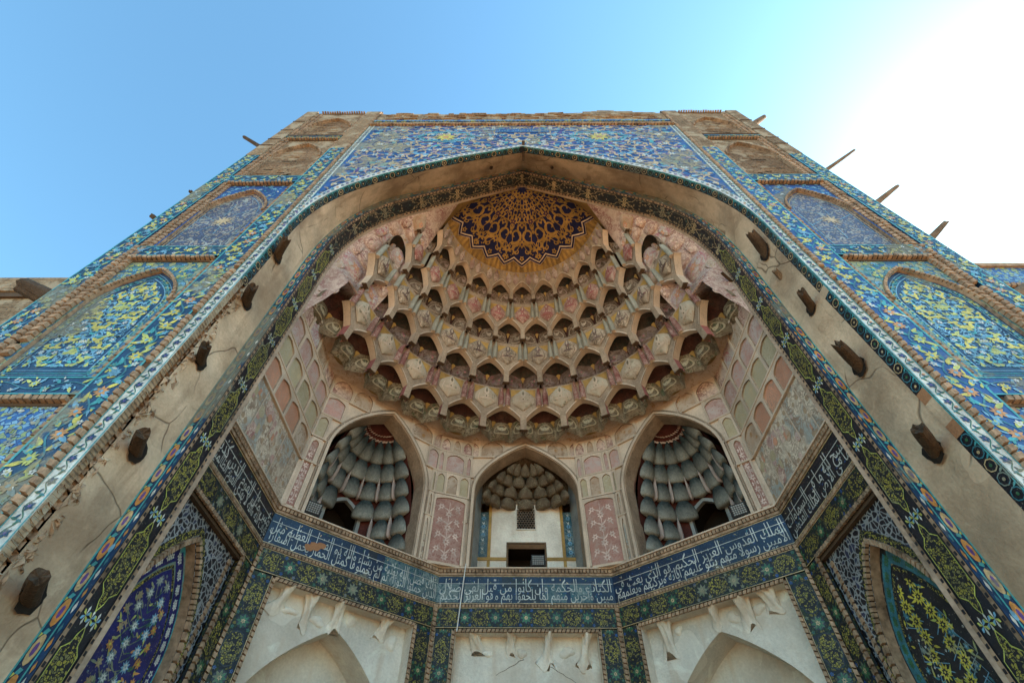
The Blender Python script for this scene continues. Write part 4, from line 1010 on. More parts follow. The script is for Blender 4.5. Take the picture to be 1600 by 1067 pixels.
def tile_rect(fr, root, u0, u1, z0, z1, horiz, per=1.05, n=0., seed=0):
    """green and yellow cut-tile border with cartouches and star rosettes"""
    g = G(); pbox(g, fr, u0, u1, n-.1, n, z0, z1, 'm_green'); A = Art(); W = (z1-z0) if horiz else (u1-u0); L = (u1-u0) if horiz else (z1-z0); h = W/2
    k = max(1, int(round(L/per))); p = L/k; r = random.Random(seed)
    for i in range(k+1):
        u = i*p
        if 0 < u < L or True:
            A.disc(u, 0, h*.6, 'black', 1, 10); A.flower(u, 0, h*.6, 8, 'green', 'teal', 2); A.flower(u, 0, h*.22, 6, 'buff', 'green', 4)
            for sv in (-1, 1):
                for su in (-1, 1): A.flower(u+su*h*.6, sv*h*.72, h*.18, 5, 'blue' if i % 2 else 'green', 'navy', 2)
    for i in range(k):
        u = (i+.5)*p; out = [(-.3, 0), (-.25, .55), (-.16, .62), (-.1, .85), (.1, .85), (.16, .62), (.25, .55), (.3, 0), (.25, -.55), (.16, -.62), (.1, -.85), (-.1, -.85), (-.16, -.62), (-.25, -.55)]
        A.ribbon([(u+a*p*1.05, b*h) for a, b in out+[out[0]]], W*.05, 'black', 2); A.add([(u+a*p, b*h*.95) for a, b in out], 'm_black', 1)
    A.clip(lambda a, b: 0 <= a <= L and abs(b) <= h)
    for sv in (-1, 1): A.rect(0, L, *sorted((sv*h, sv*h*.94)), 'buff', 3)
    if horiz: g.art(A, lambda u, v, nn: fr(u0+u, (z0+z1)/2+v, n+nn))
    else: g.art(A, lambda u, v, nn: fr((u0+u1)/2+v, z0+u, n+nn))
    g.build('tile_border', root)
def flower_panel(fr, c, w, z0, zs, za, n, left):
    g = G(); arch_fill(g, fr, c, w, z0, zs, za, n, 'cobalt' if left else 'black'); r = random.Random(14 if left else 15); A = Art()
    A.rect(c-.01, c+.01, z0, za-.3, 'green' if left else 'lime', 0)
    z = z0+.1; k = 0
    while z < za-.2:
        for sg in (-1, 1):
            u = r.uniform(.08, .26) if k % 2 else r.uniform(.26, .5)
            if left:
                A.ribbon([(c, z-.2), (c+sg*u*.6, z-.1), (c+sg*u, z)], .012, 'green', 0)
                if k % 2: A.flower(c+sg*u, z, .085, 9, 'sky', 'white', 2); A.flower(c+sg*u, z, .05, 7, 'white', 'sky', 4)
                else: A.flower(c+sg*u, z, .065, 7, 'orange', 'yellow', 2)
            else:
                A.ribbon([(c+sg*.05, z-.25), (c+sg*(u+.1), z-.1), (c+sg*u, z+.1)], .012, 'sky', 0)
                if k % 2: A.flower(c+sg*u, z, .11, 10, 'yellow', 'black', 2); A.flower(c+sg*u, z, .055, 8, 'black', 'yellow', 4)
                else: A.flower(c+sg*u, z, .05, 6, 'teal', 'sky', 2)
            for q in range(3): A.leaf(c+sg*u+r.uniform(-.12, .12), z+r.uniform(-.12, .12), r.uniform(0, 6.28), r.uniform(.08, .15), .035, r.choice(('lime', 'green', 'orange') if left else ('yellow', 'lime', 'teal')), 1)
        z += .1; k += 1
    for k in range(120): A.flower(c+r.uniform(-w, w), r.uniform(z0, za), .018, 5, 'sky' if left else 'white', None, 1)
    A.clip(lambda u, z: z > z0 and abs(u-c) < arch_x(w-.03, zs, za-.04, z))
    g.art(A, lambda u, v, nn: fr(u, v, n+nn)); return g
for name, fr, L, key in WALLS:
    up = G()
    centre = L/2
    # upper painted storey, plates round the niche
    if key in ('LD', 'RD', 'C'):
        if key == 'C': c, w, zs, za = 2.06+.06, 1.43, 9.35, 10.87
        else: c = 1.9 if key == 'LD' else L-1.9; w, zs, za = 1.37, 9.0, 10.83
        arch_frame(up, fr, 0, L, 7.15, 11.15, c, w, zs, za, -.5, 0, 'stuccol', 'stucco')
    else:
        pbox(up, fr, -.1, L, -.1, 0, 7.15, 11.4, 'stuccol')
    root = up.build(name, PORTAL, label=LAB[key])
    inscription(fr, L, key, root)
    # mouldings between the painted rows
    g = G()
    segs = [(0, L)] if key in ('LS', 'RS') else None
    for z in ROWZ[1:]:
        if segs: ss = segs
        else:
            x = arch_x(w, zs, za, z)+.05; ss = [(0, c-x), (c+x, L)]
        for a, b in ss:
            if b-a > .05: pbox(g, fr, a, b, 0, .06, z-.022, z+.022, 'stuccol')
    if key not in ('LS', 'RS'):
        pth = [(c-w-.04, 7.18)]+arch_pts(c, w+.04, zs, za+.05, 12)+[(c+w+.04, 7.18)]; moulding(g, fr, pth, .07, 0, .075, 'stuccol')
        pth = [(c-w-.11, 7.18)]+arch_pts(c, w+.11, zs, za+.14, 12)+[(c+w+.11, 7.18)]; moulding(g, fr, pth, .035, 0, .06, 'stucco')
    g.build('moulding', root)
    # painted cells
    mats = [('salmon', 'salmon', 'goldpink'), ('olivep', 'olivep', 'olivep'), ('pinkp', 'pinkp', 'pinkp'), ('flank', 'flank2', 'goldpink')]
    if segs:
        g = G(); pbox(g, fr, .03, L-.02, 0, .012, 7.2, 8.32, 'cream'); A = Art(); r = random.Random(3)
        for k in range(26):
            u = r.uniform(.1, 2.4); z = r.uniform(7.25, 8.2); q = r.uniform(.05, .13); m = r.choice(('goldpink', 'salmon', 'olivep', 'flank', 'pinkp'))
            if k % 2: A.rect(u, u+q, z, z+q*1.8, m, 1+k % 5)
            else: A.add([(u+q*math.cos(a*math.pi/5), z+q*math.sin(a*math.pi/5)) for a in range(10)], m, 1+k % 5)
        for u in (.55, 1.15, 1.75, 2.3): A.rect(u, u+.035, 7.2, 8.32, 'stuccol', 7)
        A.clip(lambda u, z: .03 < u < L-.03 and 7.2 <= z <= 8.33)
        g.art(A, lambda u, v, n: fr(u, v, .012+n)); g.build('painted_collage', root)
        for i in range(3):
            z0, z1 = ROWZ[i+1]+.022, ROWZ[i+2]-.022; nn = (4, 4, 4)[i]
            for j in range(nn): painted_cell(fr, root, .02+(L-.04)*j/nn, .02+(L-.04)*(j+1)/nn, z0, z1, mats[i][(0 if j < nn-1 else 2) if key == 'LS' else (0 if j else 2)])
        for j in range(4): painted_cell(fr, root, .02+(L-.04)*j/4, .02+(L-.04)*(j+1)/4, 10.5, 11.25, mats[3][j % 3])
    else:
        for i in range(4):
            z0, z1 = ROWZ[i]+(.03 if i == 0 else .022), ROWZ[i+1]-.022
            x = w+.15 if i < 2 else arch_x(w, zs, za, z0)+.17
            lo = .5 if key in ('C', 'RD') else .02; hi = L-.5 if key in ('C', 'LD') else L-.02
            for a, b in ((lo, c-x), (c+x, hi)):
                nn = 1 if b-a < .75 else 2
                for j in range(nn):
                    aa, bb = a+(b-a)*j/nn+.01, a+(b-a)*(j+1)/nn-.01
                    if bb-aa < .12: continue
                    if i == 0 and bb-aa > .3:
                        painted_cell(fr, root, aa+.04, bb-.04, z0+.02, 9.02, 'rose', top=.08)
                        g = G(); A = Art(); cc = (aa+bb)/2; A.rect(cc-.006, cc+.006, z0+.1, 8.8, 'rosel', 0); r = random.Random(6)
                        z = z0+.15; kk = 0
                        while z < 8.8:
                            if kk % 2 == 0: A.flower(cc, z, .075, 7, 'rosel', 'rose', 1)
                            else:
                                for sg in (-1, 1): A.flower(cc+sg*(bb-aa)*.2, z, .055, 6, 'rosel', 'rose', 1); A.leaf(cc, z-.06, math.pi/2-sg*.9, .12, .03, 'rosel', 1); A.leaf(cc+sg*(bb-aa)*.28, z-.1, math.pi/2+sg*.6, .08, .03, 'rosel', 1)
                            z += .15; kk += 1
                        A.clip(lambda u, v: aa+.1 < u < bb-.1)
                        g.art(A, lambda u, v, n: fr(u, v, .008+n)); g.build('painted_flowers', root)
                    elif not (i == 1 and (b-a) > .3): painted_cell(fr, root, aa, bb, z0, z1, ('cream', 'goldpink', 'olivep', 'pinkp')[i] if i else 'cream')
        # lunettes and leaf panels above the top moulding
        for a, b in ((.03, c-.62), (c+.62, L-.03)):
            nn = 2
            for j in range(nn): painted_cell(fr, root, a+(b-a)*j/nn, a+(b-a)*(j+1)/nn, 10.5, 11.12, 'goldpink' if j == (1 if a < 1 else 0) else 'flank', top=.55)
    # lower storey
    if segs:
        left = key == 'LS'; F2 = fr if left else Frame(fr(L, 0), -fr.U, fr.N)
        for_u = (0.02, 2.22); g = G(); pbox(g, F2, 0, .02, -.1, 0, 0, 6.3, 'brick2'); bc = g.build('brick_strip', root)
        tile_rect(F2, root, .02, L, 5.9, 6.28, True, .9, seed=4); tile_rect(F2, root, 2.3, L, 0, 5.88, False, .9, seed=5)
        g = G(); dentils(g, F2, [(.02, 5.865), (2.26, 5.865)], .09, .075, 0, .05); dentils(g, F2, [(2.26, 0), (2.26, 5.86)], .1, .08, 0, .05); dentils(g, F2, [(2.1, 0.), (2.1, 5.7)], .1, .08, -.11, -.07); g.build('brick_course', root)
        g = G(); cc, ww, z1, z2 = 1.03, .88, 3.95, 5.42
        arch_frame(g, F2, 0.02, 2.26, 0, 5.86, cc, ww, z1, z2, -.25, -.1, 'm_blackwhite', 'brick2')
        pbox(g, F2, 0.02, 2.26, -.14, -.02, 5.78, 5.83, 'brickdark'); g.build('niche_spandrel', root)
        g = G(); dentils(g, F2, [(cc-ww-.04, 0)]+arch_pts(cc, ww+.04, z1, z2+.07, 12)+[(cc+ww+.04, 0)], .095, .08, -.1, -.04)
        moulding(g, F2, [(cc-ww-.13, 0)]+arch_pts(cc, ww+.13, z1, z2+.2, 12)+[(cc+ww+.13, 0)], .1, -.1, -.085, 'm_black'); g.build('arch_rib', root)
        g = G(); arch_fill(g, F2, cc, ww, 0, z1, z2, -.25, 'turq' if left else 'm_dark'); A = Art()
        pts = arch_pts(cc, ww-.12, z1, z2-.18, 16); pts = [(cc-ww+.12, z1-1.2+i*.3) for i in range(4)]+pts+[(cc+ww-.12, z1-.3-i*.3) for i in range(4)]
        for i in range(0, len(pts)-2, 2):
            A.ribbon(pts[i:i+3], .17, 'cobalt' if left else 'teal', 1)
            for q in range(3):
                a, b = pts[i], pts[i+1]; t = (q+.5)/3; A.flower(a[0]+(b[0]-a[0])*t, a[1]+(b[1]-a[1])*t, .05, 5, 'white' if left else 'green', None, 2)
        A.ribbon([(cc-ww+.24, 0)]+arch_pts(cc, ww-.24, z1, z2-.36, 12)+[(cc+ww-.24, 0)], .05, 'm_black', 3)
        g.art(A, lambda u, v, n: F2(u, v, -.25+n)); g.build('niche_border', root)
        g = flower_panel(F2, cc, ww-.26, 0.2, z1, z2-.4, -.236, left); g.build('flower_panel', root)
        if left:
            g = G(); cpt = (cc-ww+.06, 4.02); g.poly([F2(cpt[0]+.16*math.cos(i*.6)*(1+.15*math.sin(i*2.1)), cpt[1]+.15*math.sin(i*.6), -.222) for i in range(10)], 'clay'); g.build('bare_patch', root)
    else:
        m0, m1 = (.5, L-.5)
        tile_rect(fr, root, 0, L, 5.86, 6.28, True, .72, seed=7); tile_rect(fr, root, 0.05, m0-.07, 0, 5.84, False, .8, seed=8); tile_rect(fr, root, m1+.07, L-.05, 0, 5.84, False, .8, seed=9)
        g = G(); dentils(g, fr, [(m0-.035, 0), (m0-.035, 5.8), (m1+.035, 5.8), (m1+.035, 0)], .09, .07, 0, .045)
        dentils(g, fr, [(.025, 0), (.025, 6.28)], .1, .07, 0, .05); dentils(g, fr, [(L-.025, 0), (L-.025, 6.28)], .1, .07, 0, .05); g.build('brick_course', root)
        # plastered recess with blind arch and stubs of a lost vault
        g = G(); d = -.3
        for a, b in (((m0, 0), (m0, 5.78)), ((m0, 5.78), (m1, 5.78)), ((m1, 5.78), (m1, 0))): g.poly([fr(*a, 0), fr(*b, 0), fr(*b, d), fr(*a, d)], 'wplaster')
        cc = L/2; ww = (m1-m0)/2-.03
        if key == 'C': g.poly([fr(m0, 0, d), fr(m1, 0, d), fr(m1, 5.78, d), fr(m0, 5.78, d)], 'wplaster')
        else:
            arch_frame(g, fr, m0, m1, 0, 5.78, cc, ww-.1, 4.0, 5.4, d-.75, d, 'wplaster', 'wplaster', 1.5); g.poly([fr(m0, 0, d-.74), fr(m1, 0, d-.74), fr(m1, 5.6, d-.74), fr(m0, 5.6, d-.74)], 'wplaster')
        g.build('plaster_recess', root)
        r = random.Random(ord(key[0])); us = (.42, 1.25, 2.1, 2.95) if key == 'C' else (.35, .85, 1.5, 2.6)
        if key == 'RD': us = tuple(L-1.0-q for q in us)
        for u in us:
            g = G(); u = m0+u*.98; hh = r.uniform(.3, .6); fw_ = r.uniform(.05, .15); ln = r.uniform(-.1, .1); k0 = r.uniform(.04, .075); p1, p2 = r.uniform(0, 6), r.uniform(0, 6)
            def stub(t, v):                                              # tapering bracket, slumped and broad at its foot
                a = 2*math.pi*t; k = k0+.05*v**3+fw_*(1-v)**2.2; wob = 1+.22*math.sin(2*a+p1+v*3)+.14*math.sin(5*a+p2-v*6)
                return fr(u+ln*(1-v)+k*wob*math.cos(a)*1.15, 5.78-hh*(1-v)*(1+.16*math.sin(3*t*6.28+p1)*(1-v)), d-.03+(.05+.26*v**1.3)*(.5+.5*math.sin(a))*wob)
            g.grid(stub, 20, 9, 'wplaster'); g.poly([stub(i/20, 0) for i in range(20)], 'wplaster'); g.build('plaster_stub', root, smooth=True)
            g = G(); cu_, cz_, q1, q2 = u+r.uniform(.12, .4), 5.78-r.uniform(.12, .34), r.uniform(.1, .2), r.uniform(.07, .15)
            if m0+.2 < cu_ < m1-.25 and (key == 'C' or cz_ > 5.4):
                def lump(t, v):
                    a = 2*math.pi*t; w_ = 1+.2*math.sin(2*a+p2)+.13*math.sin(3*a+p1); return fr(cu_+q1*w_*math.cos(a)*v, cz_+q2*w_*math.sin(a)*v, d-.01+.06*(1-v*v)**.6)
                g.grid(lump, 18, 5, 'wplaster'); g.build('plaster_lump', root, smooth=True)
        if key == 'C':
            g = G(); A = Art(); r = random.Random(5)
            for pts in ([(2.3, 5.35), (2.6, 5.2), (2.9, 5.05), (3.3, 4.8)], [(2.0, 5.36), (1.7, 5.2), (1.3, 5.0)]):
                q = []
                for a, b in zip(pts[:-1], pts[1:]):
                    for i in range(4): q.append((a[0]+(b[0]-a[0])*i/4+r.uniform(-.02, .02), a[1]+(b[1]-a[1])*i/4+r.uniform(-.012, .012)))
                A.ribbon(q, .012, 'brickdark', 0, .5)
            g.art(A, lambda u, v, n: fr(u, v, d+n)); g.build('plaster_crack', root)
# chamfered corners between the niches, with the tall rose panels
for key in (-1, 1):
    if key < 0: p1 = WALLS[1][1](LD-.53, 0); p2 = WALLS[2][1](.55, 0)
    else: p1 = WALLS[2][1](4.12-.55+.02, 0); p2 = WALLS[3][1](.53, 0)
    U = (p2-p1); W_ = U.length; fr = Frame(p1, U, (U.y, -U.x, 0))
    g = G(); pbox(g, fr, 0, W_, -.12, .01, 7.17, 11.0, 'stuccol')
    for z in ROWZ[1:]: pbox(g, fr, -.02, W_+.02, 0, .06, z-.022, z+.022, 'stuccol') if z != 8.36 else None
    root = g.build('chamfered_corner', PORTAL, label='chamfered wall strip with a tall rose flower panel beside the '+('wall with the orange patch' if key < 0 else 'wall with the unbroken navy inscription'))
    f2 = Frame(fr(0, 0, .01), fr.U, fr.N)
    painted_cell(f2, root, .06, W_-.06, 7.2, 9.02, 'rose', top=.07)
    g = G(); A = Art(); cc = W_/2; A.rect(cc-.008, cc+.008, 7.3, 8.85, 'rosel', 0); r = random.Random(6); z = 7.36; kk = 0
    while z < 8.85:
        if kk % 2 == 0: A.flower(cc, z, .1, 7, 'rosel', 'rose', 1)
        else:
            for sg in (-1, 1):
                A.flower(cc+sg*W_*.22, z, .085, 6, 'rosel', 'rose', 1); A.leaf(cc, z-.1, math.pi/2-sg*.9, .2, .04, 'rosel', 1); A.leaf(cc+sg*W_*.3, z-.13, math.pi/2+sg*.6, .12, .04, 'rosel', 1); A.leaf(cc+sg*W_*.33, z+.05, math.pi/2-sg*.6, .12, .035, 'rosel', 1)
        z += .19; kk += 1
    A.clip(lambda u, v: .14 < u < W_-.14 and v < 8.9)
    g.art(A, lambda u, v, n: f2(u, v, .008+n)); g.build('painted_flowers', root)
    for a, b, m in ((.02, .3, 'olivep'), (.3, .66, 'goldpink'), (.66, .98, 'olivep')): painted_cell(f2, root, W_*a, W_*b, 9.08, 9.73, m)
    for a, b, m in ((.0, .2, 'pinkp'), (.2, .8, 'pinkp'), (.8, 1., 'pinkp')): painted_cell(f2, root, W_*a+.005, W_*b-.005, 9.79, 10.44, m, top=.3)
    for a, b, m in ((.0, .35, 'flank'), (.35, .65, 'goldpink'), (.65, 1., 'flank')): painted_cell(f2, root, W_*a+.005, W_*b-.005, 10.5, 10.98, m, top=.6)
# ceiling ledge between the walls and the lowest ring
g = G(); n = 40
oct_ = [(-5.15, 1.5), (-5.15, 4.2), (-2.06, 6.9), (2.06, 6.9), (5.15, 4.2), (5.15, 1.5)]
def octp(t):
    i = t*5; k = min(int(i), 4); f = i-k; return (oct_[k][0]+(oct_[k+1][0]-oct_[k][0])*f, oct_[k][1]+(oct_[k+1][1]-oct_[k][1])*f)
def ledge(u, v):
    x, y = octp(u); a = math.atan2(x, y-YC); o = Vector((x*1.01, y+.06, 11.0)); ro = math.hypot(x, y-YC)
    ph = math.degrees(a); k = math.cos(math.pi*ph/15)**2; rr = min(ro-.02, 5.3-.42*k*k)
    return o.lerp(pol(rr, a, 11.06+.1*k), v)+Vector((0, 0, .12*math.sin(math.pi*v)*k))
g.grid(ledge, 150, 4, lambda i, j: 'goldpink' if j < 3 else 'golddark')
LEDGE = g.build('dome_ledge', PORTAL)
# ------------------------------------------------------------------ niches of the upper storey
def petal_mesh(mat):
    g = G()
    def f(u, v):                                                       # a scale: full at the foot, pointed above
        t = v*1.06-.06; hw = math.sqrt(max(0, 1-((.1-t)/.16)**2)) if t < .1 else max(0, 1-(max(0, t-.25)/.75)**1.7)
        a = math.pi*(u-.5); return Vector((.5*hw*math.sin(a), -.2*hw*math.cos(a)*(1-.25*t), t))
    g.grid(f, 12, 14, mat); return g.mesh('petal', True)
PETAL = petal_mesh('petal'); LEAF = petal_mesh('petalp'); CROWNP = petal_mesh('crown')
def chamber(fr, c, w, key):
    g = G(); prof = [(10.95, .02), (10.85, .25), (10.7, .45), (10.45, .66), (10.1, .88), (9.7, 1.06), (9.3, 1.2), (8.9, 1.29), (8.5, 1.35), (8.1, 1.38), (7.8, 1.39), (7.5, 1.4), (7.1, 1.4)]
    D0 = .42
    def lath(u, v):
        i = v*(len(prof)-1); k = min(int(i), len(prof)-2); f = i-k; z = prof[k][0]+(prof[k+1][0]-prof[k][0])*f; rr = prof[k][1]+(prof[k+1][1]-prof[k][1])*f
        a = math.pi*(u-.5); return fr(c+rr*math.sin(a), z, -D0-rr*math.cos(a))
    n0 = len(g.f); g.grid(lath, 24, len(prof)-1, lambda i, j: 'greypanel' if j > 9 else 'darkred')
    keep = [q for q in range(n0, len(g.f)) if not (9 <= (q-n0) % 24 <= 14 and (q-n0)//24 >= 7)]; g.f = g.f[:n0]+[g.f[q] for q in keep]; g.m = g.m[:n0]+[g.m[q] for q in keep]
    for s in (-1, 1): g.poly([fr(c+s*1.39, 7.1, -.45), fr(c+s*1.39, 11.0, -.45), fr(c+s*.0, 11.0, -.45), fr(c+s*.0, 10.96, -.45), fr(c+s*.62, 10.6, -.45), fr(c+s*1.1, 10.0, -.45), fr(c+s*1.385, 9.0, -.45), fr(c+s*1.385, 7.1, -.45)], 'darkred')
    root = g.build('niche_chamber', PORTAL, label='dark red niche lined with grey petal cells on the '+('wall with the orange patch' if key == 'LD' else 'wall with the unbroken navy inscription'))
    def rad(z): return 1.36*math.sqrt(max(.02, 1-(max(0, z-7.5)/3.35)**2))
    for (z, nn, h, alt) in ((10.02, 7, .5, 0), (9.52, 7, .58, 0), (9.02, 7, .6, 1), (8.5, 7, .6, 0), (7.98, 7, .6, 1), (7.5, 7, .56, 0)):
        r0, r1 = rad(z)-.02, rad(z+h)-.02; tl = math.atan2(r0-r1, h)+.16
        for i in range(nn):
            for leaf in ((0, 1) if alt and i < nn-1 else (0,)):
                a = math.pi*((i+.5+(.5 if leaf else 0))/nn-.5)
                if z < 8.2 and abs(a) < .62 or z < 8.7 and abs(a) < .3: continue
                p = fr(c+r0*math.sin(a), z, -D0-r0*math.cos(a)); out = fr.U*math.sin(a)-fr.N*math.cos(a)
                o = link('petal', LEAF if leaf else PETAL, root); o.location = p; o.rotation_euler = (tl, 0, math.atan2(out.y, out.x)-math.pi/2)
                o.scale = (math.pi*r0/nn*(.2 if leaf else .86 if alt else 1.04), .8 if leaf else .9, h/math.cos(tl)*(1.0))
    g = G(); A = [(c-.5, 7.1)]+arch_pts(c, .5, 8.45, 8.92, 8)+[(c+.5, 7.1)]          # a passage running back from the niche
    g.poly([fr(u, z, -D0-1.9) for u, z in A], 'void')  # darkness of the passage is put into its near-black colour
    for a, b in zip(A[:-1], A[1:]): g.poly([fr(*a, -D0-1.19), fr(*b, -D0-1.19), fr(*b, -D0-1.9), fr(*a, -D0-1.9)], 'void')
    moulding(g, fr, A, .09, -D0-1.3, -D0-1.17, 'greypanel')
    g.build('doorway', root)
    g = G()
    for i in range(13):
        t = -1.15+2.3*i/12; g2 = fr(c+.42*math.sin(t), 10.68, -D0-.42*math.cos(t)); g.poly([g2+Vector((.045*math.cos(q*1.05), .02*math.sin(q), .045*math.sin(q*1.05)-.02)) for q in range(6)], 'rosel')
        g2 = fr(c+.52*math.sin(t), 10.55, -D0-.5*math.cos(t)); g.poly([g2+Vector((.06*math.cos(q*1.05), .02*math.sin(q), .06*math.sin(q*1.05)-.02)) for q in range(6)], 'rosel')
    g.build('painted_dots', root)
fLD, fC, fRD = WALLS[1][1], WALLS[2][1], WALLS[3][1]
chamber(fLD, 1.9, 1.37, 'LD'); chamber(fRD, LD-1.9, 1.37, 'RD')
# central niche
c = 2.12; D = 1.0
g = G()
for s in (-1, 1): g.poly([fC(c+s*1.44, 7.1, -.49), fC(c+s*1.44, 11, -.49), fC(c+s*1.3, 11, -D), fC(c+s*1.3, 7.1, -D)], 'greypanel')
g.poly([fC(c-1.44, 10.95, -.49), fC(c+1.44, 10.95, -.49), fC(c+1.44, 10.6, -D-.3), fC(c-1.44, 10.6, -D-.3)], 'crown')
root = g.build('niche_chamber', PORTAL, label='central niche with blue side panels, lattice window and black doorway')
g = G(); arch_frame(g, fC, c-.98, c+.98, 7.1, 9.75, c, .52, 8.36, 8.3601, -D-.3, -D, 'wplaster', 'wplaster'); g.build('white_back_wall', root)
for s in (-1, 1):
    g = G(); pbox(g, fC, *sorted((c+s*.98, c+s*1.06)), -D-.02, -D+.05, 7.1, 9.6, 'gold')
    pbox(g, fC, *sorted((c+s*.54, c+s*1.35)), -D-.02, -D+.06, 7.86, 7.94, 'gold'); pbox(g, fC, *sorted((c+s*.54, c+s*1.35)), -D-.02, -D+.03, 7.1, 7.86, 'wplaster'); g.build('gilt_frame', root)
for s in (-1, 1):
    g = G(); pbox(g, fC, *sorted((c+s*1.06, c+s*1.36)), -D-.02, -D+.01, 7.94, 9.3, 'tc'); A = Art()
    for z in (8.1, 8.35, 8.6, 8.85, 9.1): A.flower(c+s*1.2, z, .07, 6, 'sky', 'navy', 1); A.leaf(c+s*1.2, z+.06, 1.2, .1, .03, 'white', 1); A.leaf(c+s*1.2, z+.06, 1.9, .1, .03, 'white', 1)
    g.art(A, lambda u, v, n: fC(u, v, -D+.01+n)); g.build('blue_side_panel', root)
g = G(); pbox(g, fC, c-.27, c+.27, -D-.02, -D+.004, 8.76, 9.38, 'void'); pts = []  # flat near-black sheet painted as the dark behind the lattice
hexr = .055
for j in range(9):
    for i in range(7):
        u = c-.27+.04+i*.078+(.039 if j % 2 else 0); z = 8.78+.035+j*.068
        if u > c+.25 or z > 9.36: continue
        ring = [(u+.044*math.cos(k*math.pi/3+math.pi/6), z+.044*math.sin(k*math.pi/3+math.pi/6)) for k in range(7)]
        moulding(g, fC, ring, .012, -D+.004, -D+.02, 'stuccol')
moulding(g, fC, [(c-.27, 8.76), (c+.27, 8.76), (c+.27, 9.38), (c-.27, 9.38), (c-.27, 8.76)], .03, -D, -D+.03, 'wplaster'); g.build('lattice_window', root)
g = G(); q0, q1, zz = c-.52, c+.52, 8.36                                   # the room behind the doorway
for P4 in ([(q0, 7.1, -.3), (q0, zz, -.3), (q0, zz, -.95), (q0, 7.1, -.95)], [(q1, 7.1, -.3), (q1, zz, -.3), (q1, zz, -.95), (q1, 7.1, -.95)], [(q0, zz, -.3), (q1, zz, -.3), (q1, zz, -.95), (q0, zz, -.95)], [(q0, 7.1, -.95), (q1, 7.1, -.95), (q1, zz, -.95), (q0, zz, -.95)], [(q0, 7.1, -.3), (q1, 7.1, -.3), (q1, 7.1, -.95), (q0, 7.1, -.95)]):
    g.poly([fC(u, z, -D+n) for u, z, n in P4], 'void')  # room surfaces coloured near-black for the dark inside
moulding(g, fC, [(q0, 7.1), (q0, zz), (q1, zz), (q1, 7.1)], .06, -D, -D+.03, 'wood2'); g.build('doorway', root)
for (z, rr, nn, h, tl) in ((10.3, .55, 5, .4, .75), (10.0, .85, 6, .42, .6), (9.7, 1.08, 7, .42, .5), (9.38, 1.22, 7, .42, .4)):
    for i in range(nn):
        a = math.pi*((i+.5)/nn-.5); p = fC(c+rr*math.sin(a), z, -.42-rr*.5*math.cos(a)); o = link('petal', CROWNP, root); out = fC.U*math.sin(a)-fC.N*math.cos(a)
        o.location = p; o.rotation_euler = (tl, 0, math.atan2(out.y, out.x)-math.pi/2); o.scale = (math.pi*rr/nn*.9, .8, h)
g = G(); g.poly([fC(c-1.5, 9.55, -.95), fC(c+1.5, 9.55, -.95), fC(c+1.5, 11, -1.1), fC(c-1.5, 11, -1.1)], 'crown'); g.build('crown_backing', root)

# ------------------------------------------------------------------ timbers left in the masonry
def timber(base, tip, rad, label, mat='wood', name='log_stub', group=None, taper=.85, seed=0, bend=0., n=16):
    r = random.Random(seed); base = Vector(base); tip = Vector(tip); ax = (tip-base); L = ax.length; ax.normalize()
    sd_ = ax.orthogonal().normalized(); up = ax.cross(sd_); g = G(); ph = [r.uniform(.95, 1.06) for _ in range(n)]; cut = [r.uniform(-.06, .05)*min(1, rad/.1) for _ in range(n)]; rings = 8
    bd = Vector((r.uniform(-1, 1), r.uniform(-1, 1), .6))*bend
    def P(i, j):
        t = j/rings; rr = rad*(1-(1-taper)*t)*ph[i % n]*(1+.05*math.sin(7*t+i)); d = -.25*1 + t*(L+.25) + (cut[i % n] if j == rings else 0)
        a = 2*math.pi*i/n; return Vector((0, 0, 0))+ax*d+sd_*rr*math.cos(a)+up*rr*math.sin(a)+bd*(t*t)
    for j in range(rings):
        for i in range(n): g.poly([P(i, j), P(i+1, j), P(i+1, j+1), P(i, j+1)], mat)
    c = ax*(L-.05)+bd
    for i in range(n): g.poly([P(i, rings), P(i+1, rings), c], mat)
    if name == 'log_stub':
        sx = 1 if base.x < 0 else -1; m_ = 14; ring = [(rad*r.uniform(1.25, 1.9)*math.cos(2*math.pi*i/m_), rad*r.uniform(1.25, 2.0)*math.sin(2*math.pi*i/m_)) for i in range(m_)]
        g.poly([Vector((sx*.035, a, b)) for a, b in ring], 'void')  # flat ragged patch painted as the dark of the socket hole
    o = g.build(name, None, label=label, cat='timber', group=group); o.location = base; return o
ORD4 = ['lowest', 'second lowest', 'second highest', 'highest']
ORD = ['lowest', 'second lowest', 'middle', 'second highest', 'highest']
for i, (b, t, q) in enumerate((((-5.33, .65, 3.79), (-4.98, .22, 3.83), 0.099), ((-5.33, .55, 5.63), (-5.0, .13, 5.6), 0.092), ((-5.33, .45, 7.35), (-5.0, .03, 7.24), 0.086), ((-5.33, .42, 9.0), (-5.0, 0., 8.92), 0.096), ((-5.33, .3, 10.6), (-5.0, -.1, 10.63), 0.099))):
    timber(b, t, q, f'{ORD[i]} dark beam stub on the plastered reveal with the crumbling brick edge', seed=i+1, group='beam stubs on the arch reveal')
for i, (b, t, q) in enumerate((((5.33, .55, 5.64), (4.92, .15, 5.7), 0.099), ((5.33, .57, 7.35), (4.9, .23, 7.53), 0.099), ((5.33, .52, 8.95), (5., .17, 8.99), 0.086), ((5.33, .47, 11.1), (5., .15, 11.4), 0.125))):
    timber(b, t, q, f'{ORD4[i]} dark beam stub on the reveal edged with dark ring tiles', seed=i+11, group='beam stubs on the arch reveal')
timber((5.33, .6, 10.25), (5.2, .5, 10.35), .07, 'small broken peg in a plaster hole on the reveal with ring tiles', 'wood2', 'wooden_peg', seed=31, n=6)
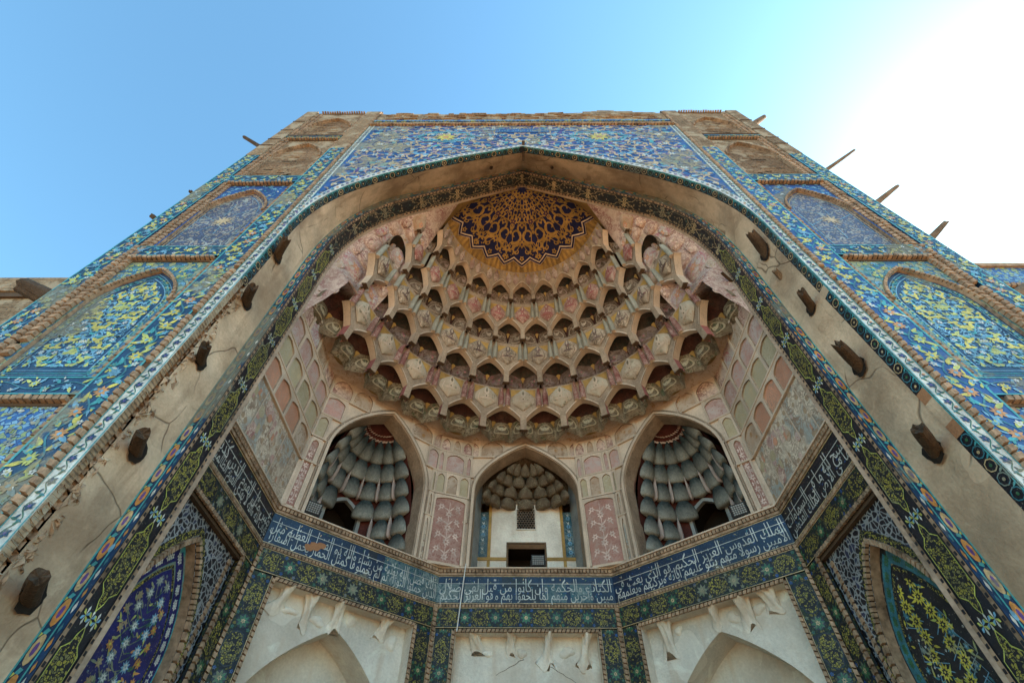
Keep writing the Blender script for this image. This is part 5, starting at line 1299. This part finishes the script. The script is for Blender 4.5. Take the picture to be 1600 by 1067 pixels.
for x, nm in ((-1.02, 'nearer the plain brick wing'), (.95, 'nearer the blue-tiled wing')):
    timber((x, .62, 17.32), (x, .55, 16.98), .05, f'small wooden peg under the arch crown, {nm}', 'wood', 'wooden_peg', seed=33, n=8, taper=1)
timber((.02, .1, 17.5), (.02, .42, 17.28), .05, 'thin dark wedge at the very point of the arch', 'wood', 'wooden_wedge', seed=35, n=6, taper=.6)
timber((4.95, 1.45, 11.6), (4.75, 1.3, 11.62), .035, 'tiny peg at the inner edge of the tiled arch band', 'wood', 'wooden_peg', seed=36, n=6, taper=1)
for b, t, q, lb in (((-8.5, .35, 8.75), (-9.5, .15, 9.2), .2, 'thick split timber jutting over the plain brick wing'), ((-8.5, .3, 12.0), (-8.95, .1, 12.3), .07, 'lower short timber stub on the pier edge above the plain brick wing'),
                    ((-8.5, .3, 13.6), (-8.85, .1, 13.85), .06, 'upper short timber stub on the pier edge above the plain brick wing'), ((-8.5, .3, 17.9), (-9.75, .1, 19.0), .075, 'slender pole slanting up from the pier above the plain brick wing')):
    timber(b, t, q, lb, 'wood', 'wooden_pole', seed=int(b[2]*10), taper=.8)
for b, t, q, lb, bn in (((8.5, .35, 8.7), (9.6, .2, 9.35), .17, 'thick timber jutting over the blue-tiled wing', 0), ((8.5, .3, 10.9), (9.55, .1, 11.7), .1, 'curved weathered pole on the pier edge, lowest above the blue-tiled wing', .08),
                    ((8.5, .3, 12.9), (9.95, .1, 14.1), .09, 'straight weathered pole on the pier edge, second above the blue-tiled wing', 0), ((8.5, .3, 15.4), (10.3, .1, 16.9), .07, 'long thin forked pole on the pier edge above the blue-tiled wing', .1),
                    ((8.5, .3, 20.6), (9.7, .2, 22.0), .16, 'topmost stout broken timber on the pier edge above the blue-tiled wing', 0)):
    timber(b, t, q, lb, 'wood2', 'wooden_pole', seed=int(b[2]*10), taper=.55, bend=bn)

# ------------------------------------------------------------------ floodlights and conduit
def floodlight(p, aim, label):
    p = Vector(p); aim = Vector(aim).normalized(); q = aim.to_track_quat('-Y', 'Z')
    e = empty('floodlight', p, label, 'floodlight', 'floodlights in the niches'); e.rotation_euler = q.to_euler()
    g = G(); g.box(-.17, .17, -.05, .05, .08, .34, 'metal'); g.box(-.14, .14, .05, .11, .11, .31, 'metal'); g.build('housing', e)
    g = G(); g.box(-.15, .15, -.058, -.051, .1, .32, 'metal')
    for i in range(6):
        for j in range(5): g.box(-.14+i*.048, -.105+i*.048, -.064, -.058, .112+j*.042, .142+j*.042, 'lens')
    g.build('lamp_panel', e)
    g = G()
    for s_ in (-1, 1): g.box(*sorted((s_*.175, s_*.19)), -.02, .02, .0, .22, 'metal')
    g.box(-.19, .19, -.02, .02, -.02, 0, 'metal'); g.build('bracket', e)
floodlight(fLD(.72, 7.2, -.1), (.5, -.7, -.25), 'black floodlight on the ledge of the niche above the orange patch')
floodlight(fRD(LD-.75, 7.2, -.1), (-.5, -.7, -.25), 'black floodlight on the ledge of the niche above the unbroken navy inscription')
floodlight(fC(2.38, 7.2, -.12), (0, -1, -.2), 'black floodlight before the doorway of the central niche')
g = G(); a, b = fC(.62, 7.25, .09), fC(.54, 5.75, .09)
for i in range(6):
    t0, t1 = i*math.pi/3, (i+1)*math.pi/3; o0 = Vector((.014*math.cos(t0), .014*math.sin(t0), 0)); o1 = Vector((.014*math.cos(t1), .014*math.sin(t1), 0)); g.poly([a+o0, a+o1, b+o1, b+o0], 'whitepipe')
g.build('conduit', None, label='thin white conduit running down across the inscription of the back wall', cat='conduit')

# ------------------------------------------------------------------ adjoining wings
g = G(); g.box(-30, -8.6, 1.0, 6, 0, 10.05, 'brickwall'); o = g.build('brick_wing', None, label='plain brick wing wall with a brick cornice beside the portal', cat='wall')
g = G(); g.box(-30, -8.6, .9, 6, 10.22, 10.76, 'brickwall'); g.box(-30, -8.6, .94, 6, 10.05, 10.22, 'brickdark'); g.build('cornice', o)
g = G(); g.box(8.6, 30, 1.0, 6, 0, 10.4, 'brickwall'); o = g.build('tiled_wing', None, label='wing wall with a blue tile frieze and brick coping beside the portal', cat='wall')
g = G(); g.box(8.6, 30, .96, 6, 10.56, 11.24, 'm_blue'); g.build('tile_frieze', o)
g = G(); g.box(8.6, 30, .9, 6, 11.24, 11.38, 'brick2'); g.build('coping', o)
g = G(); fw = Frame((8.6, .98, 0), (1, 0, 0), (0, -1, 0)); dentils(g, fw, [(0, 10.48), (12, 10.48)], .12, .14, 0, .06, skew=.5); g.build('brick_course', o)
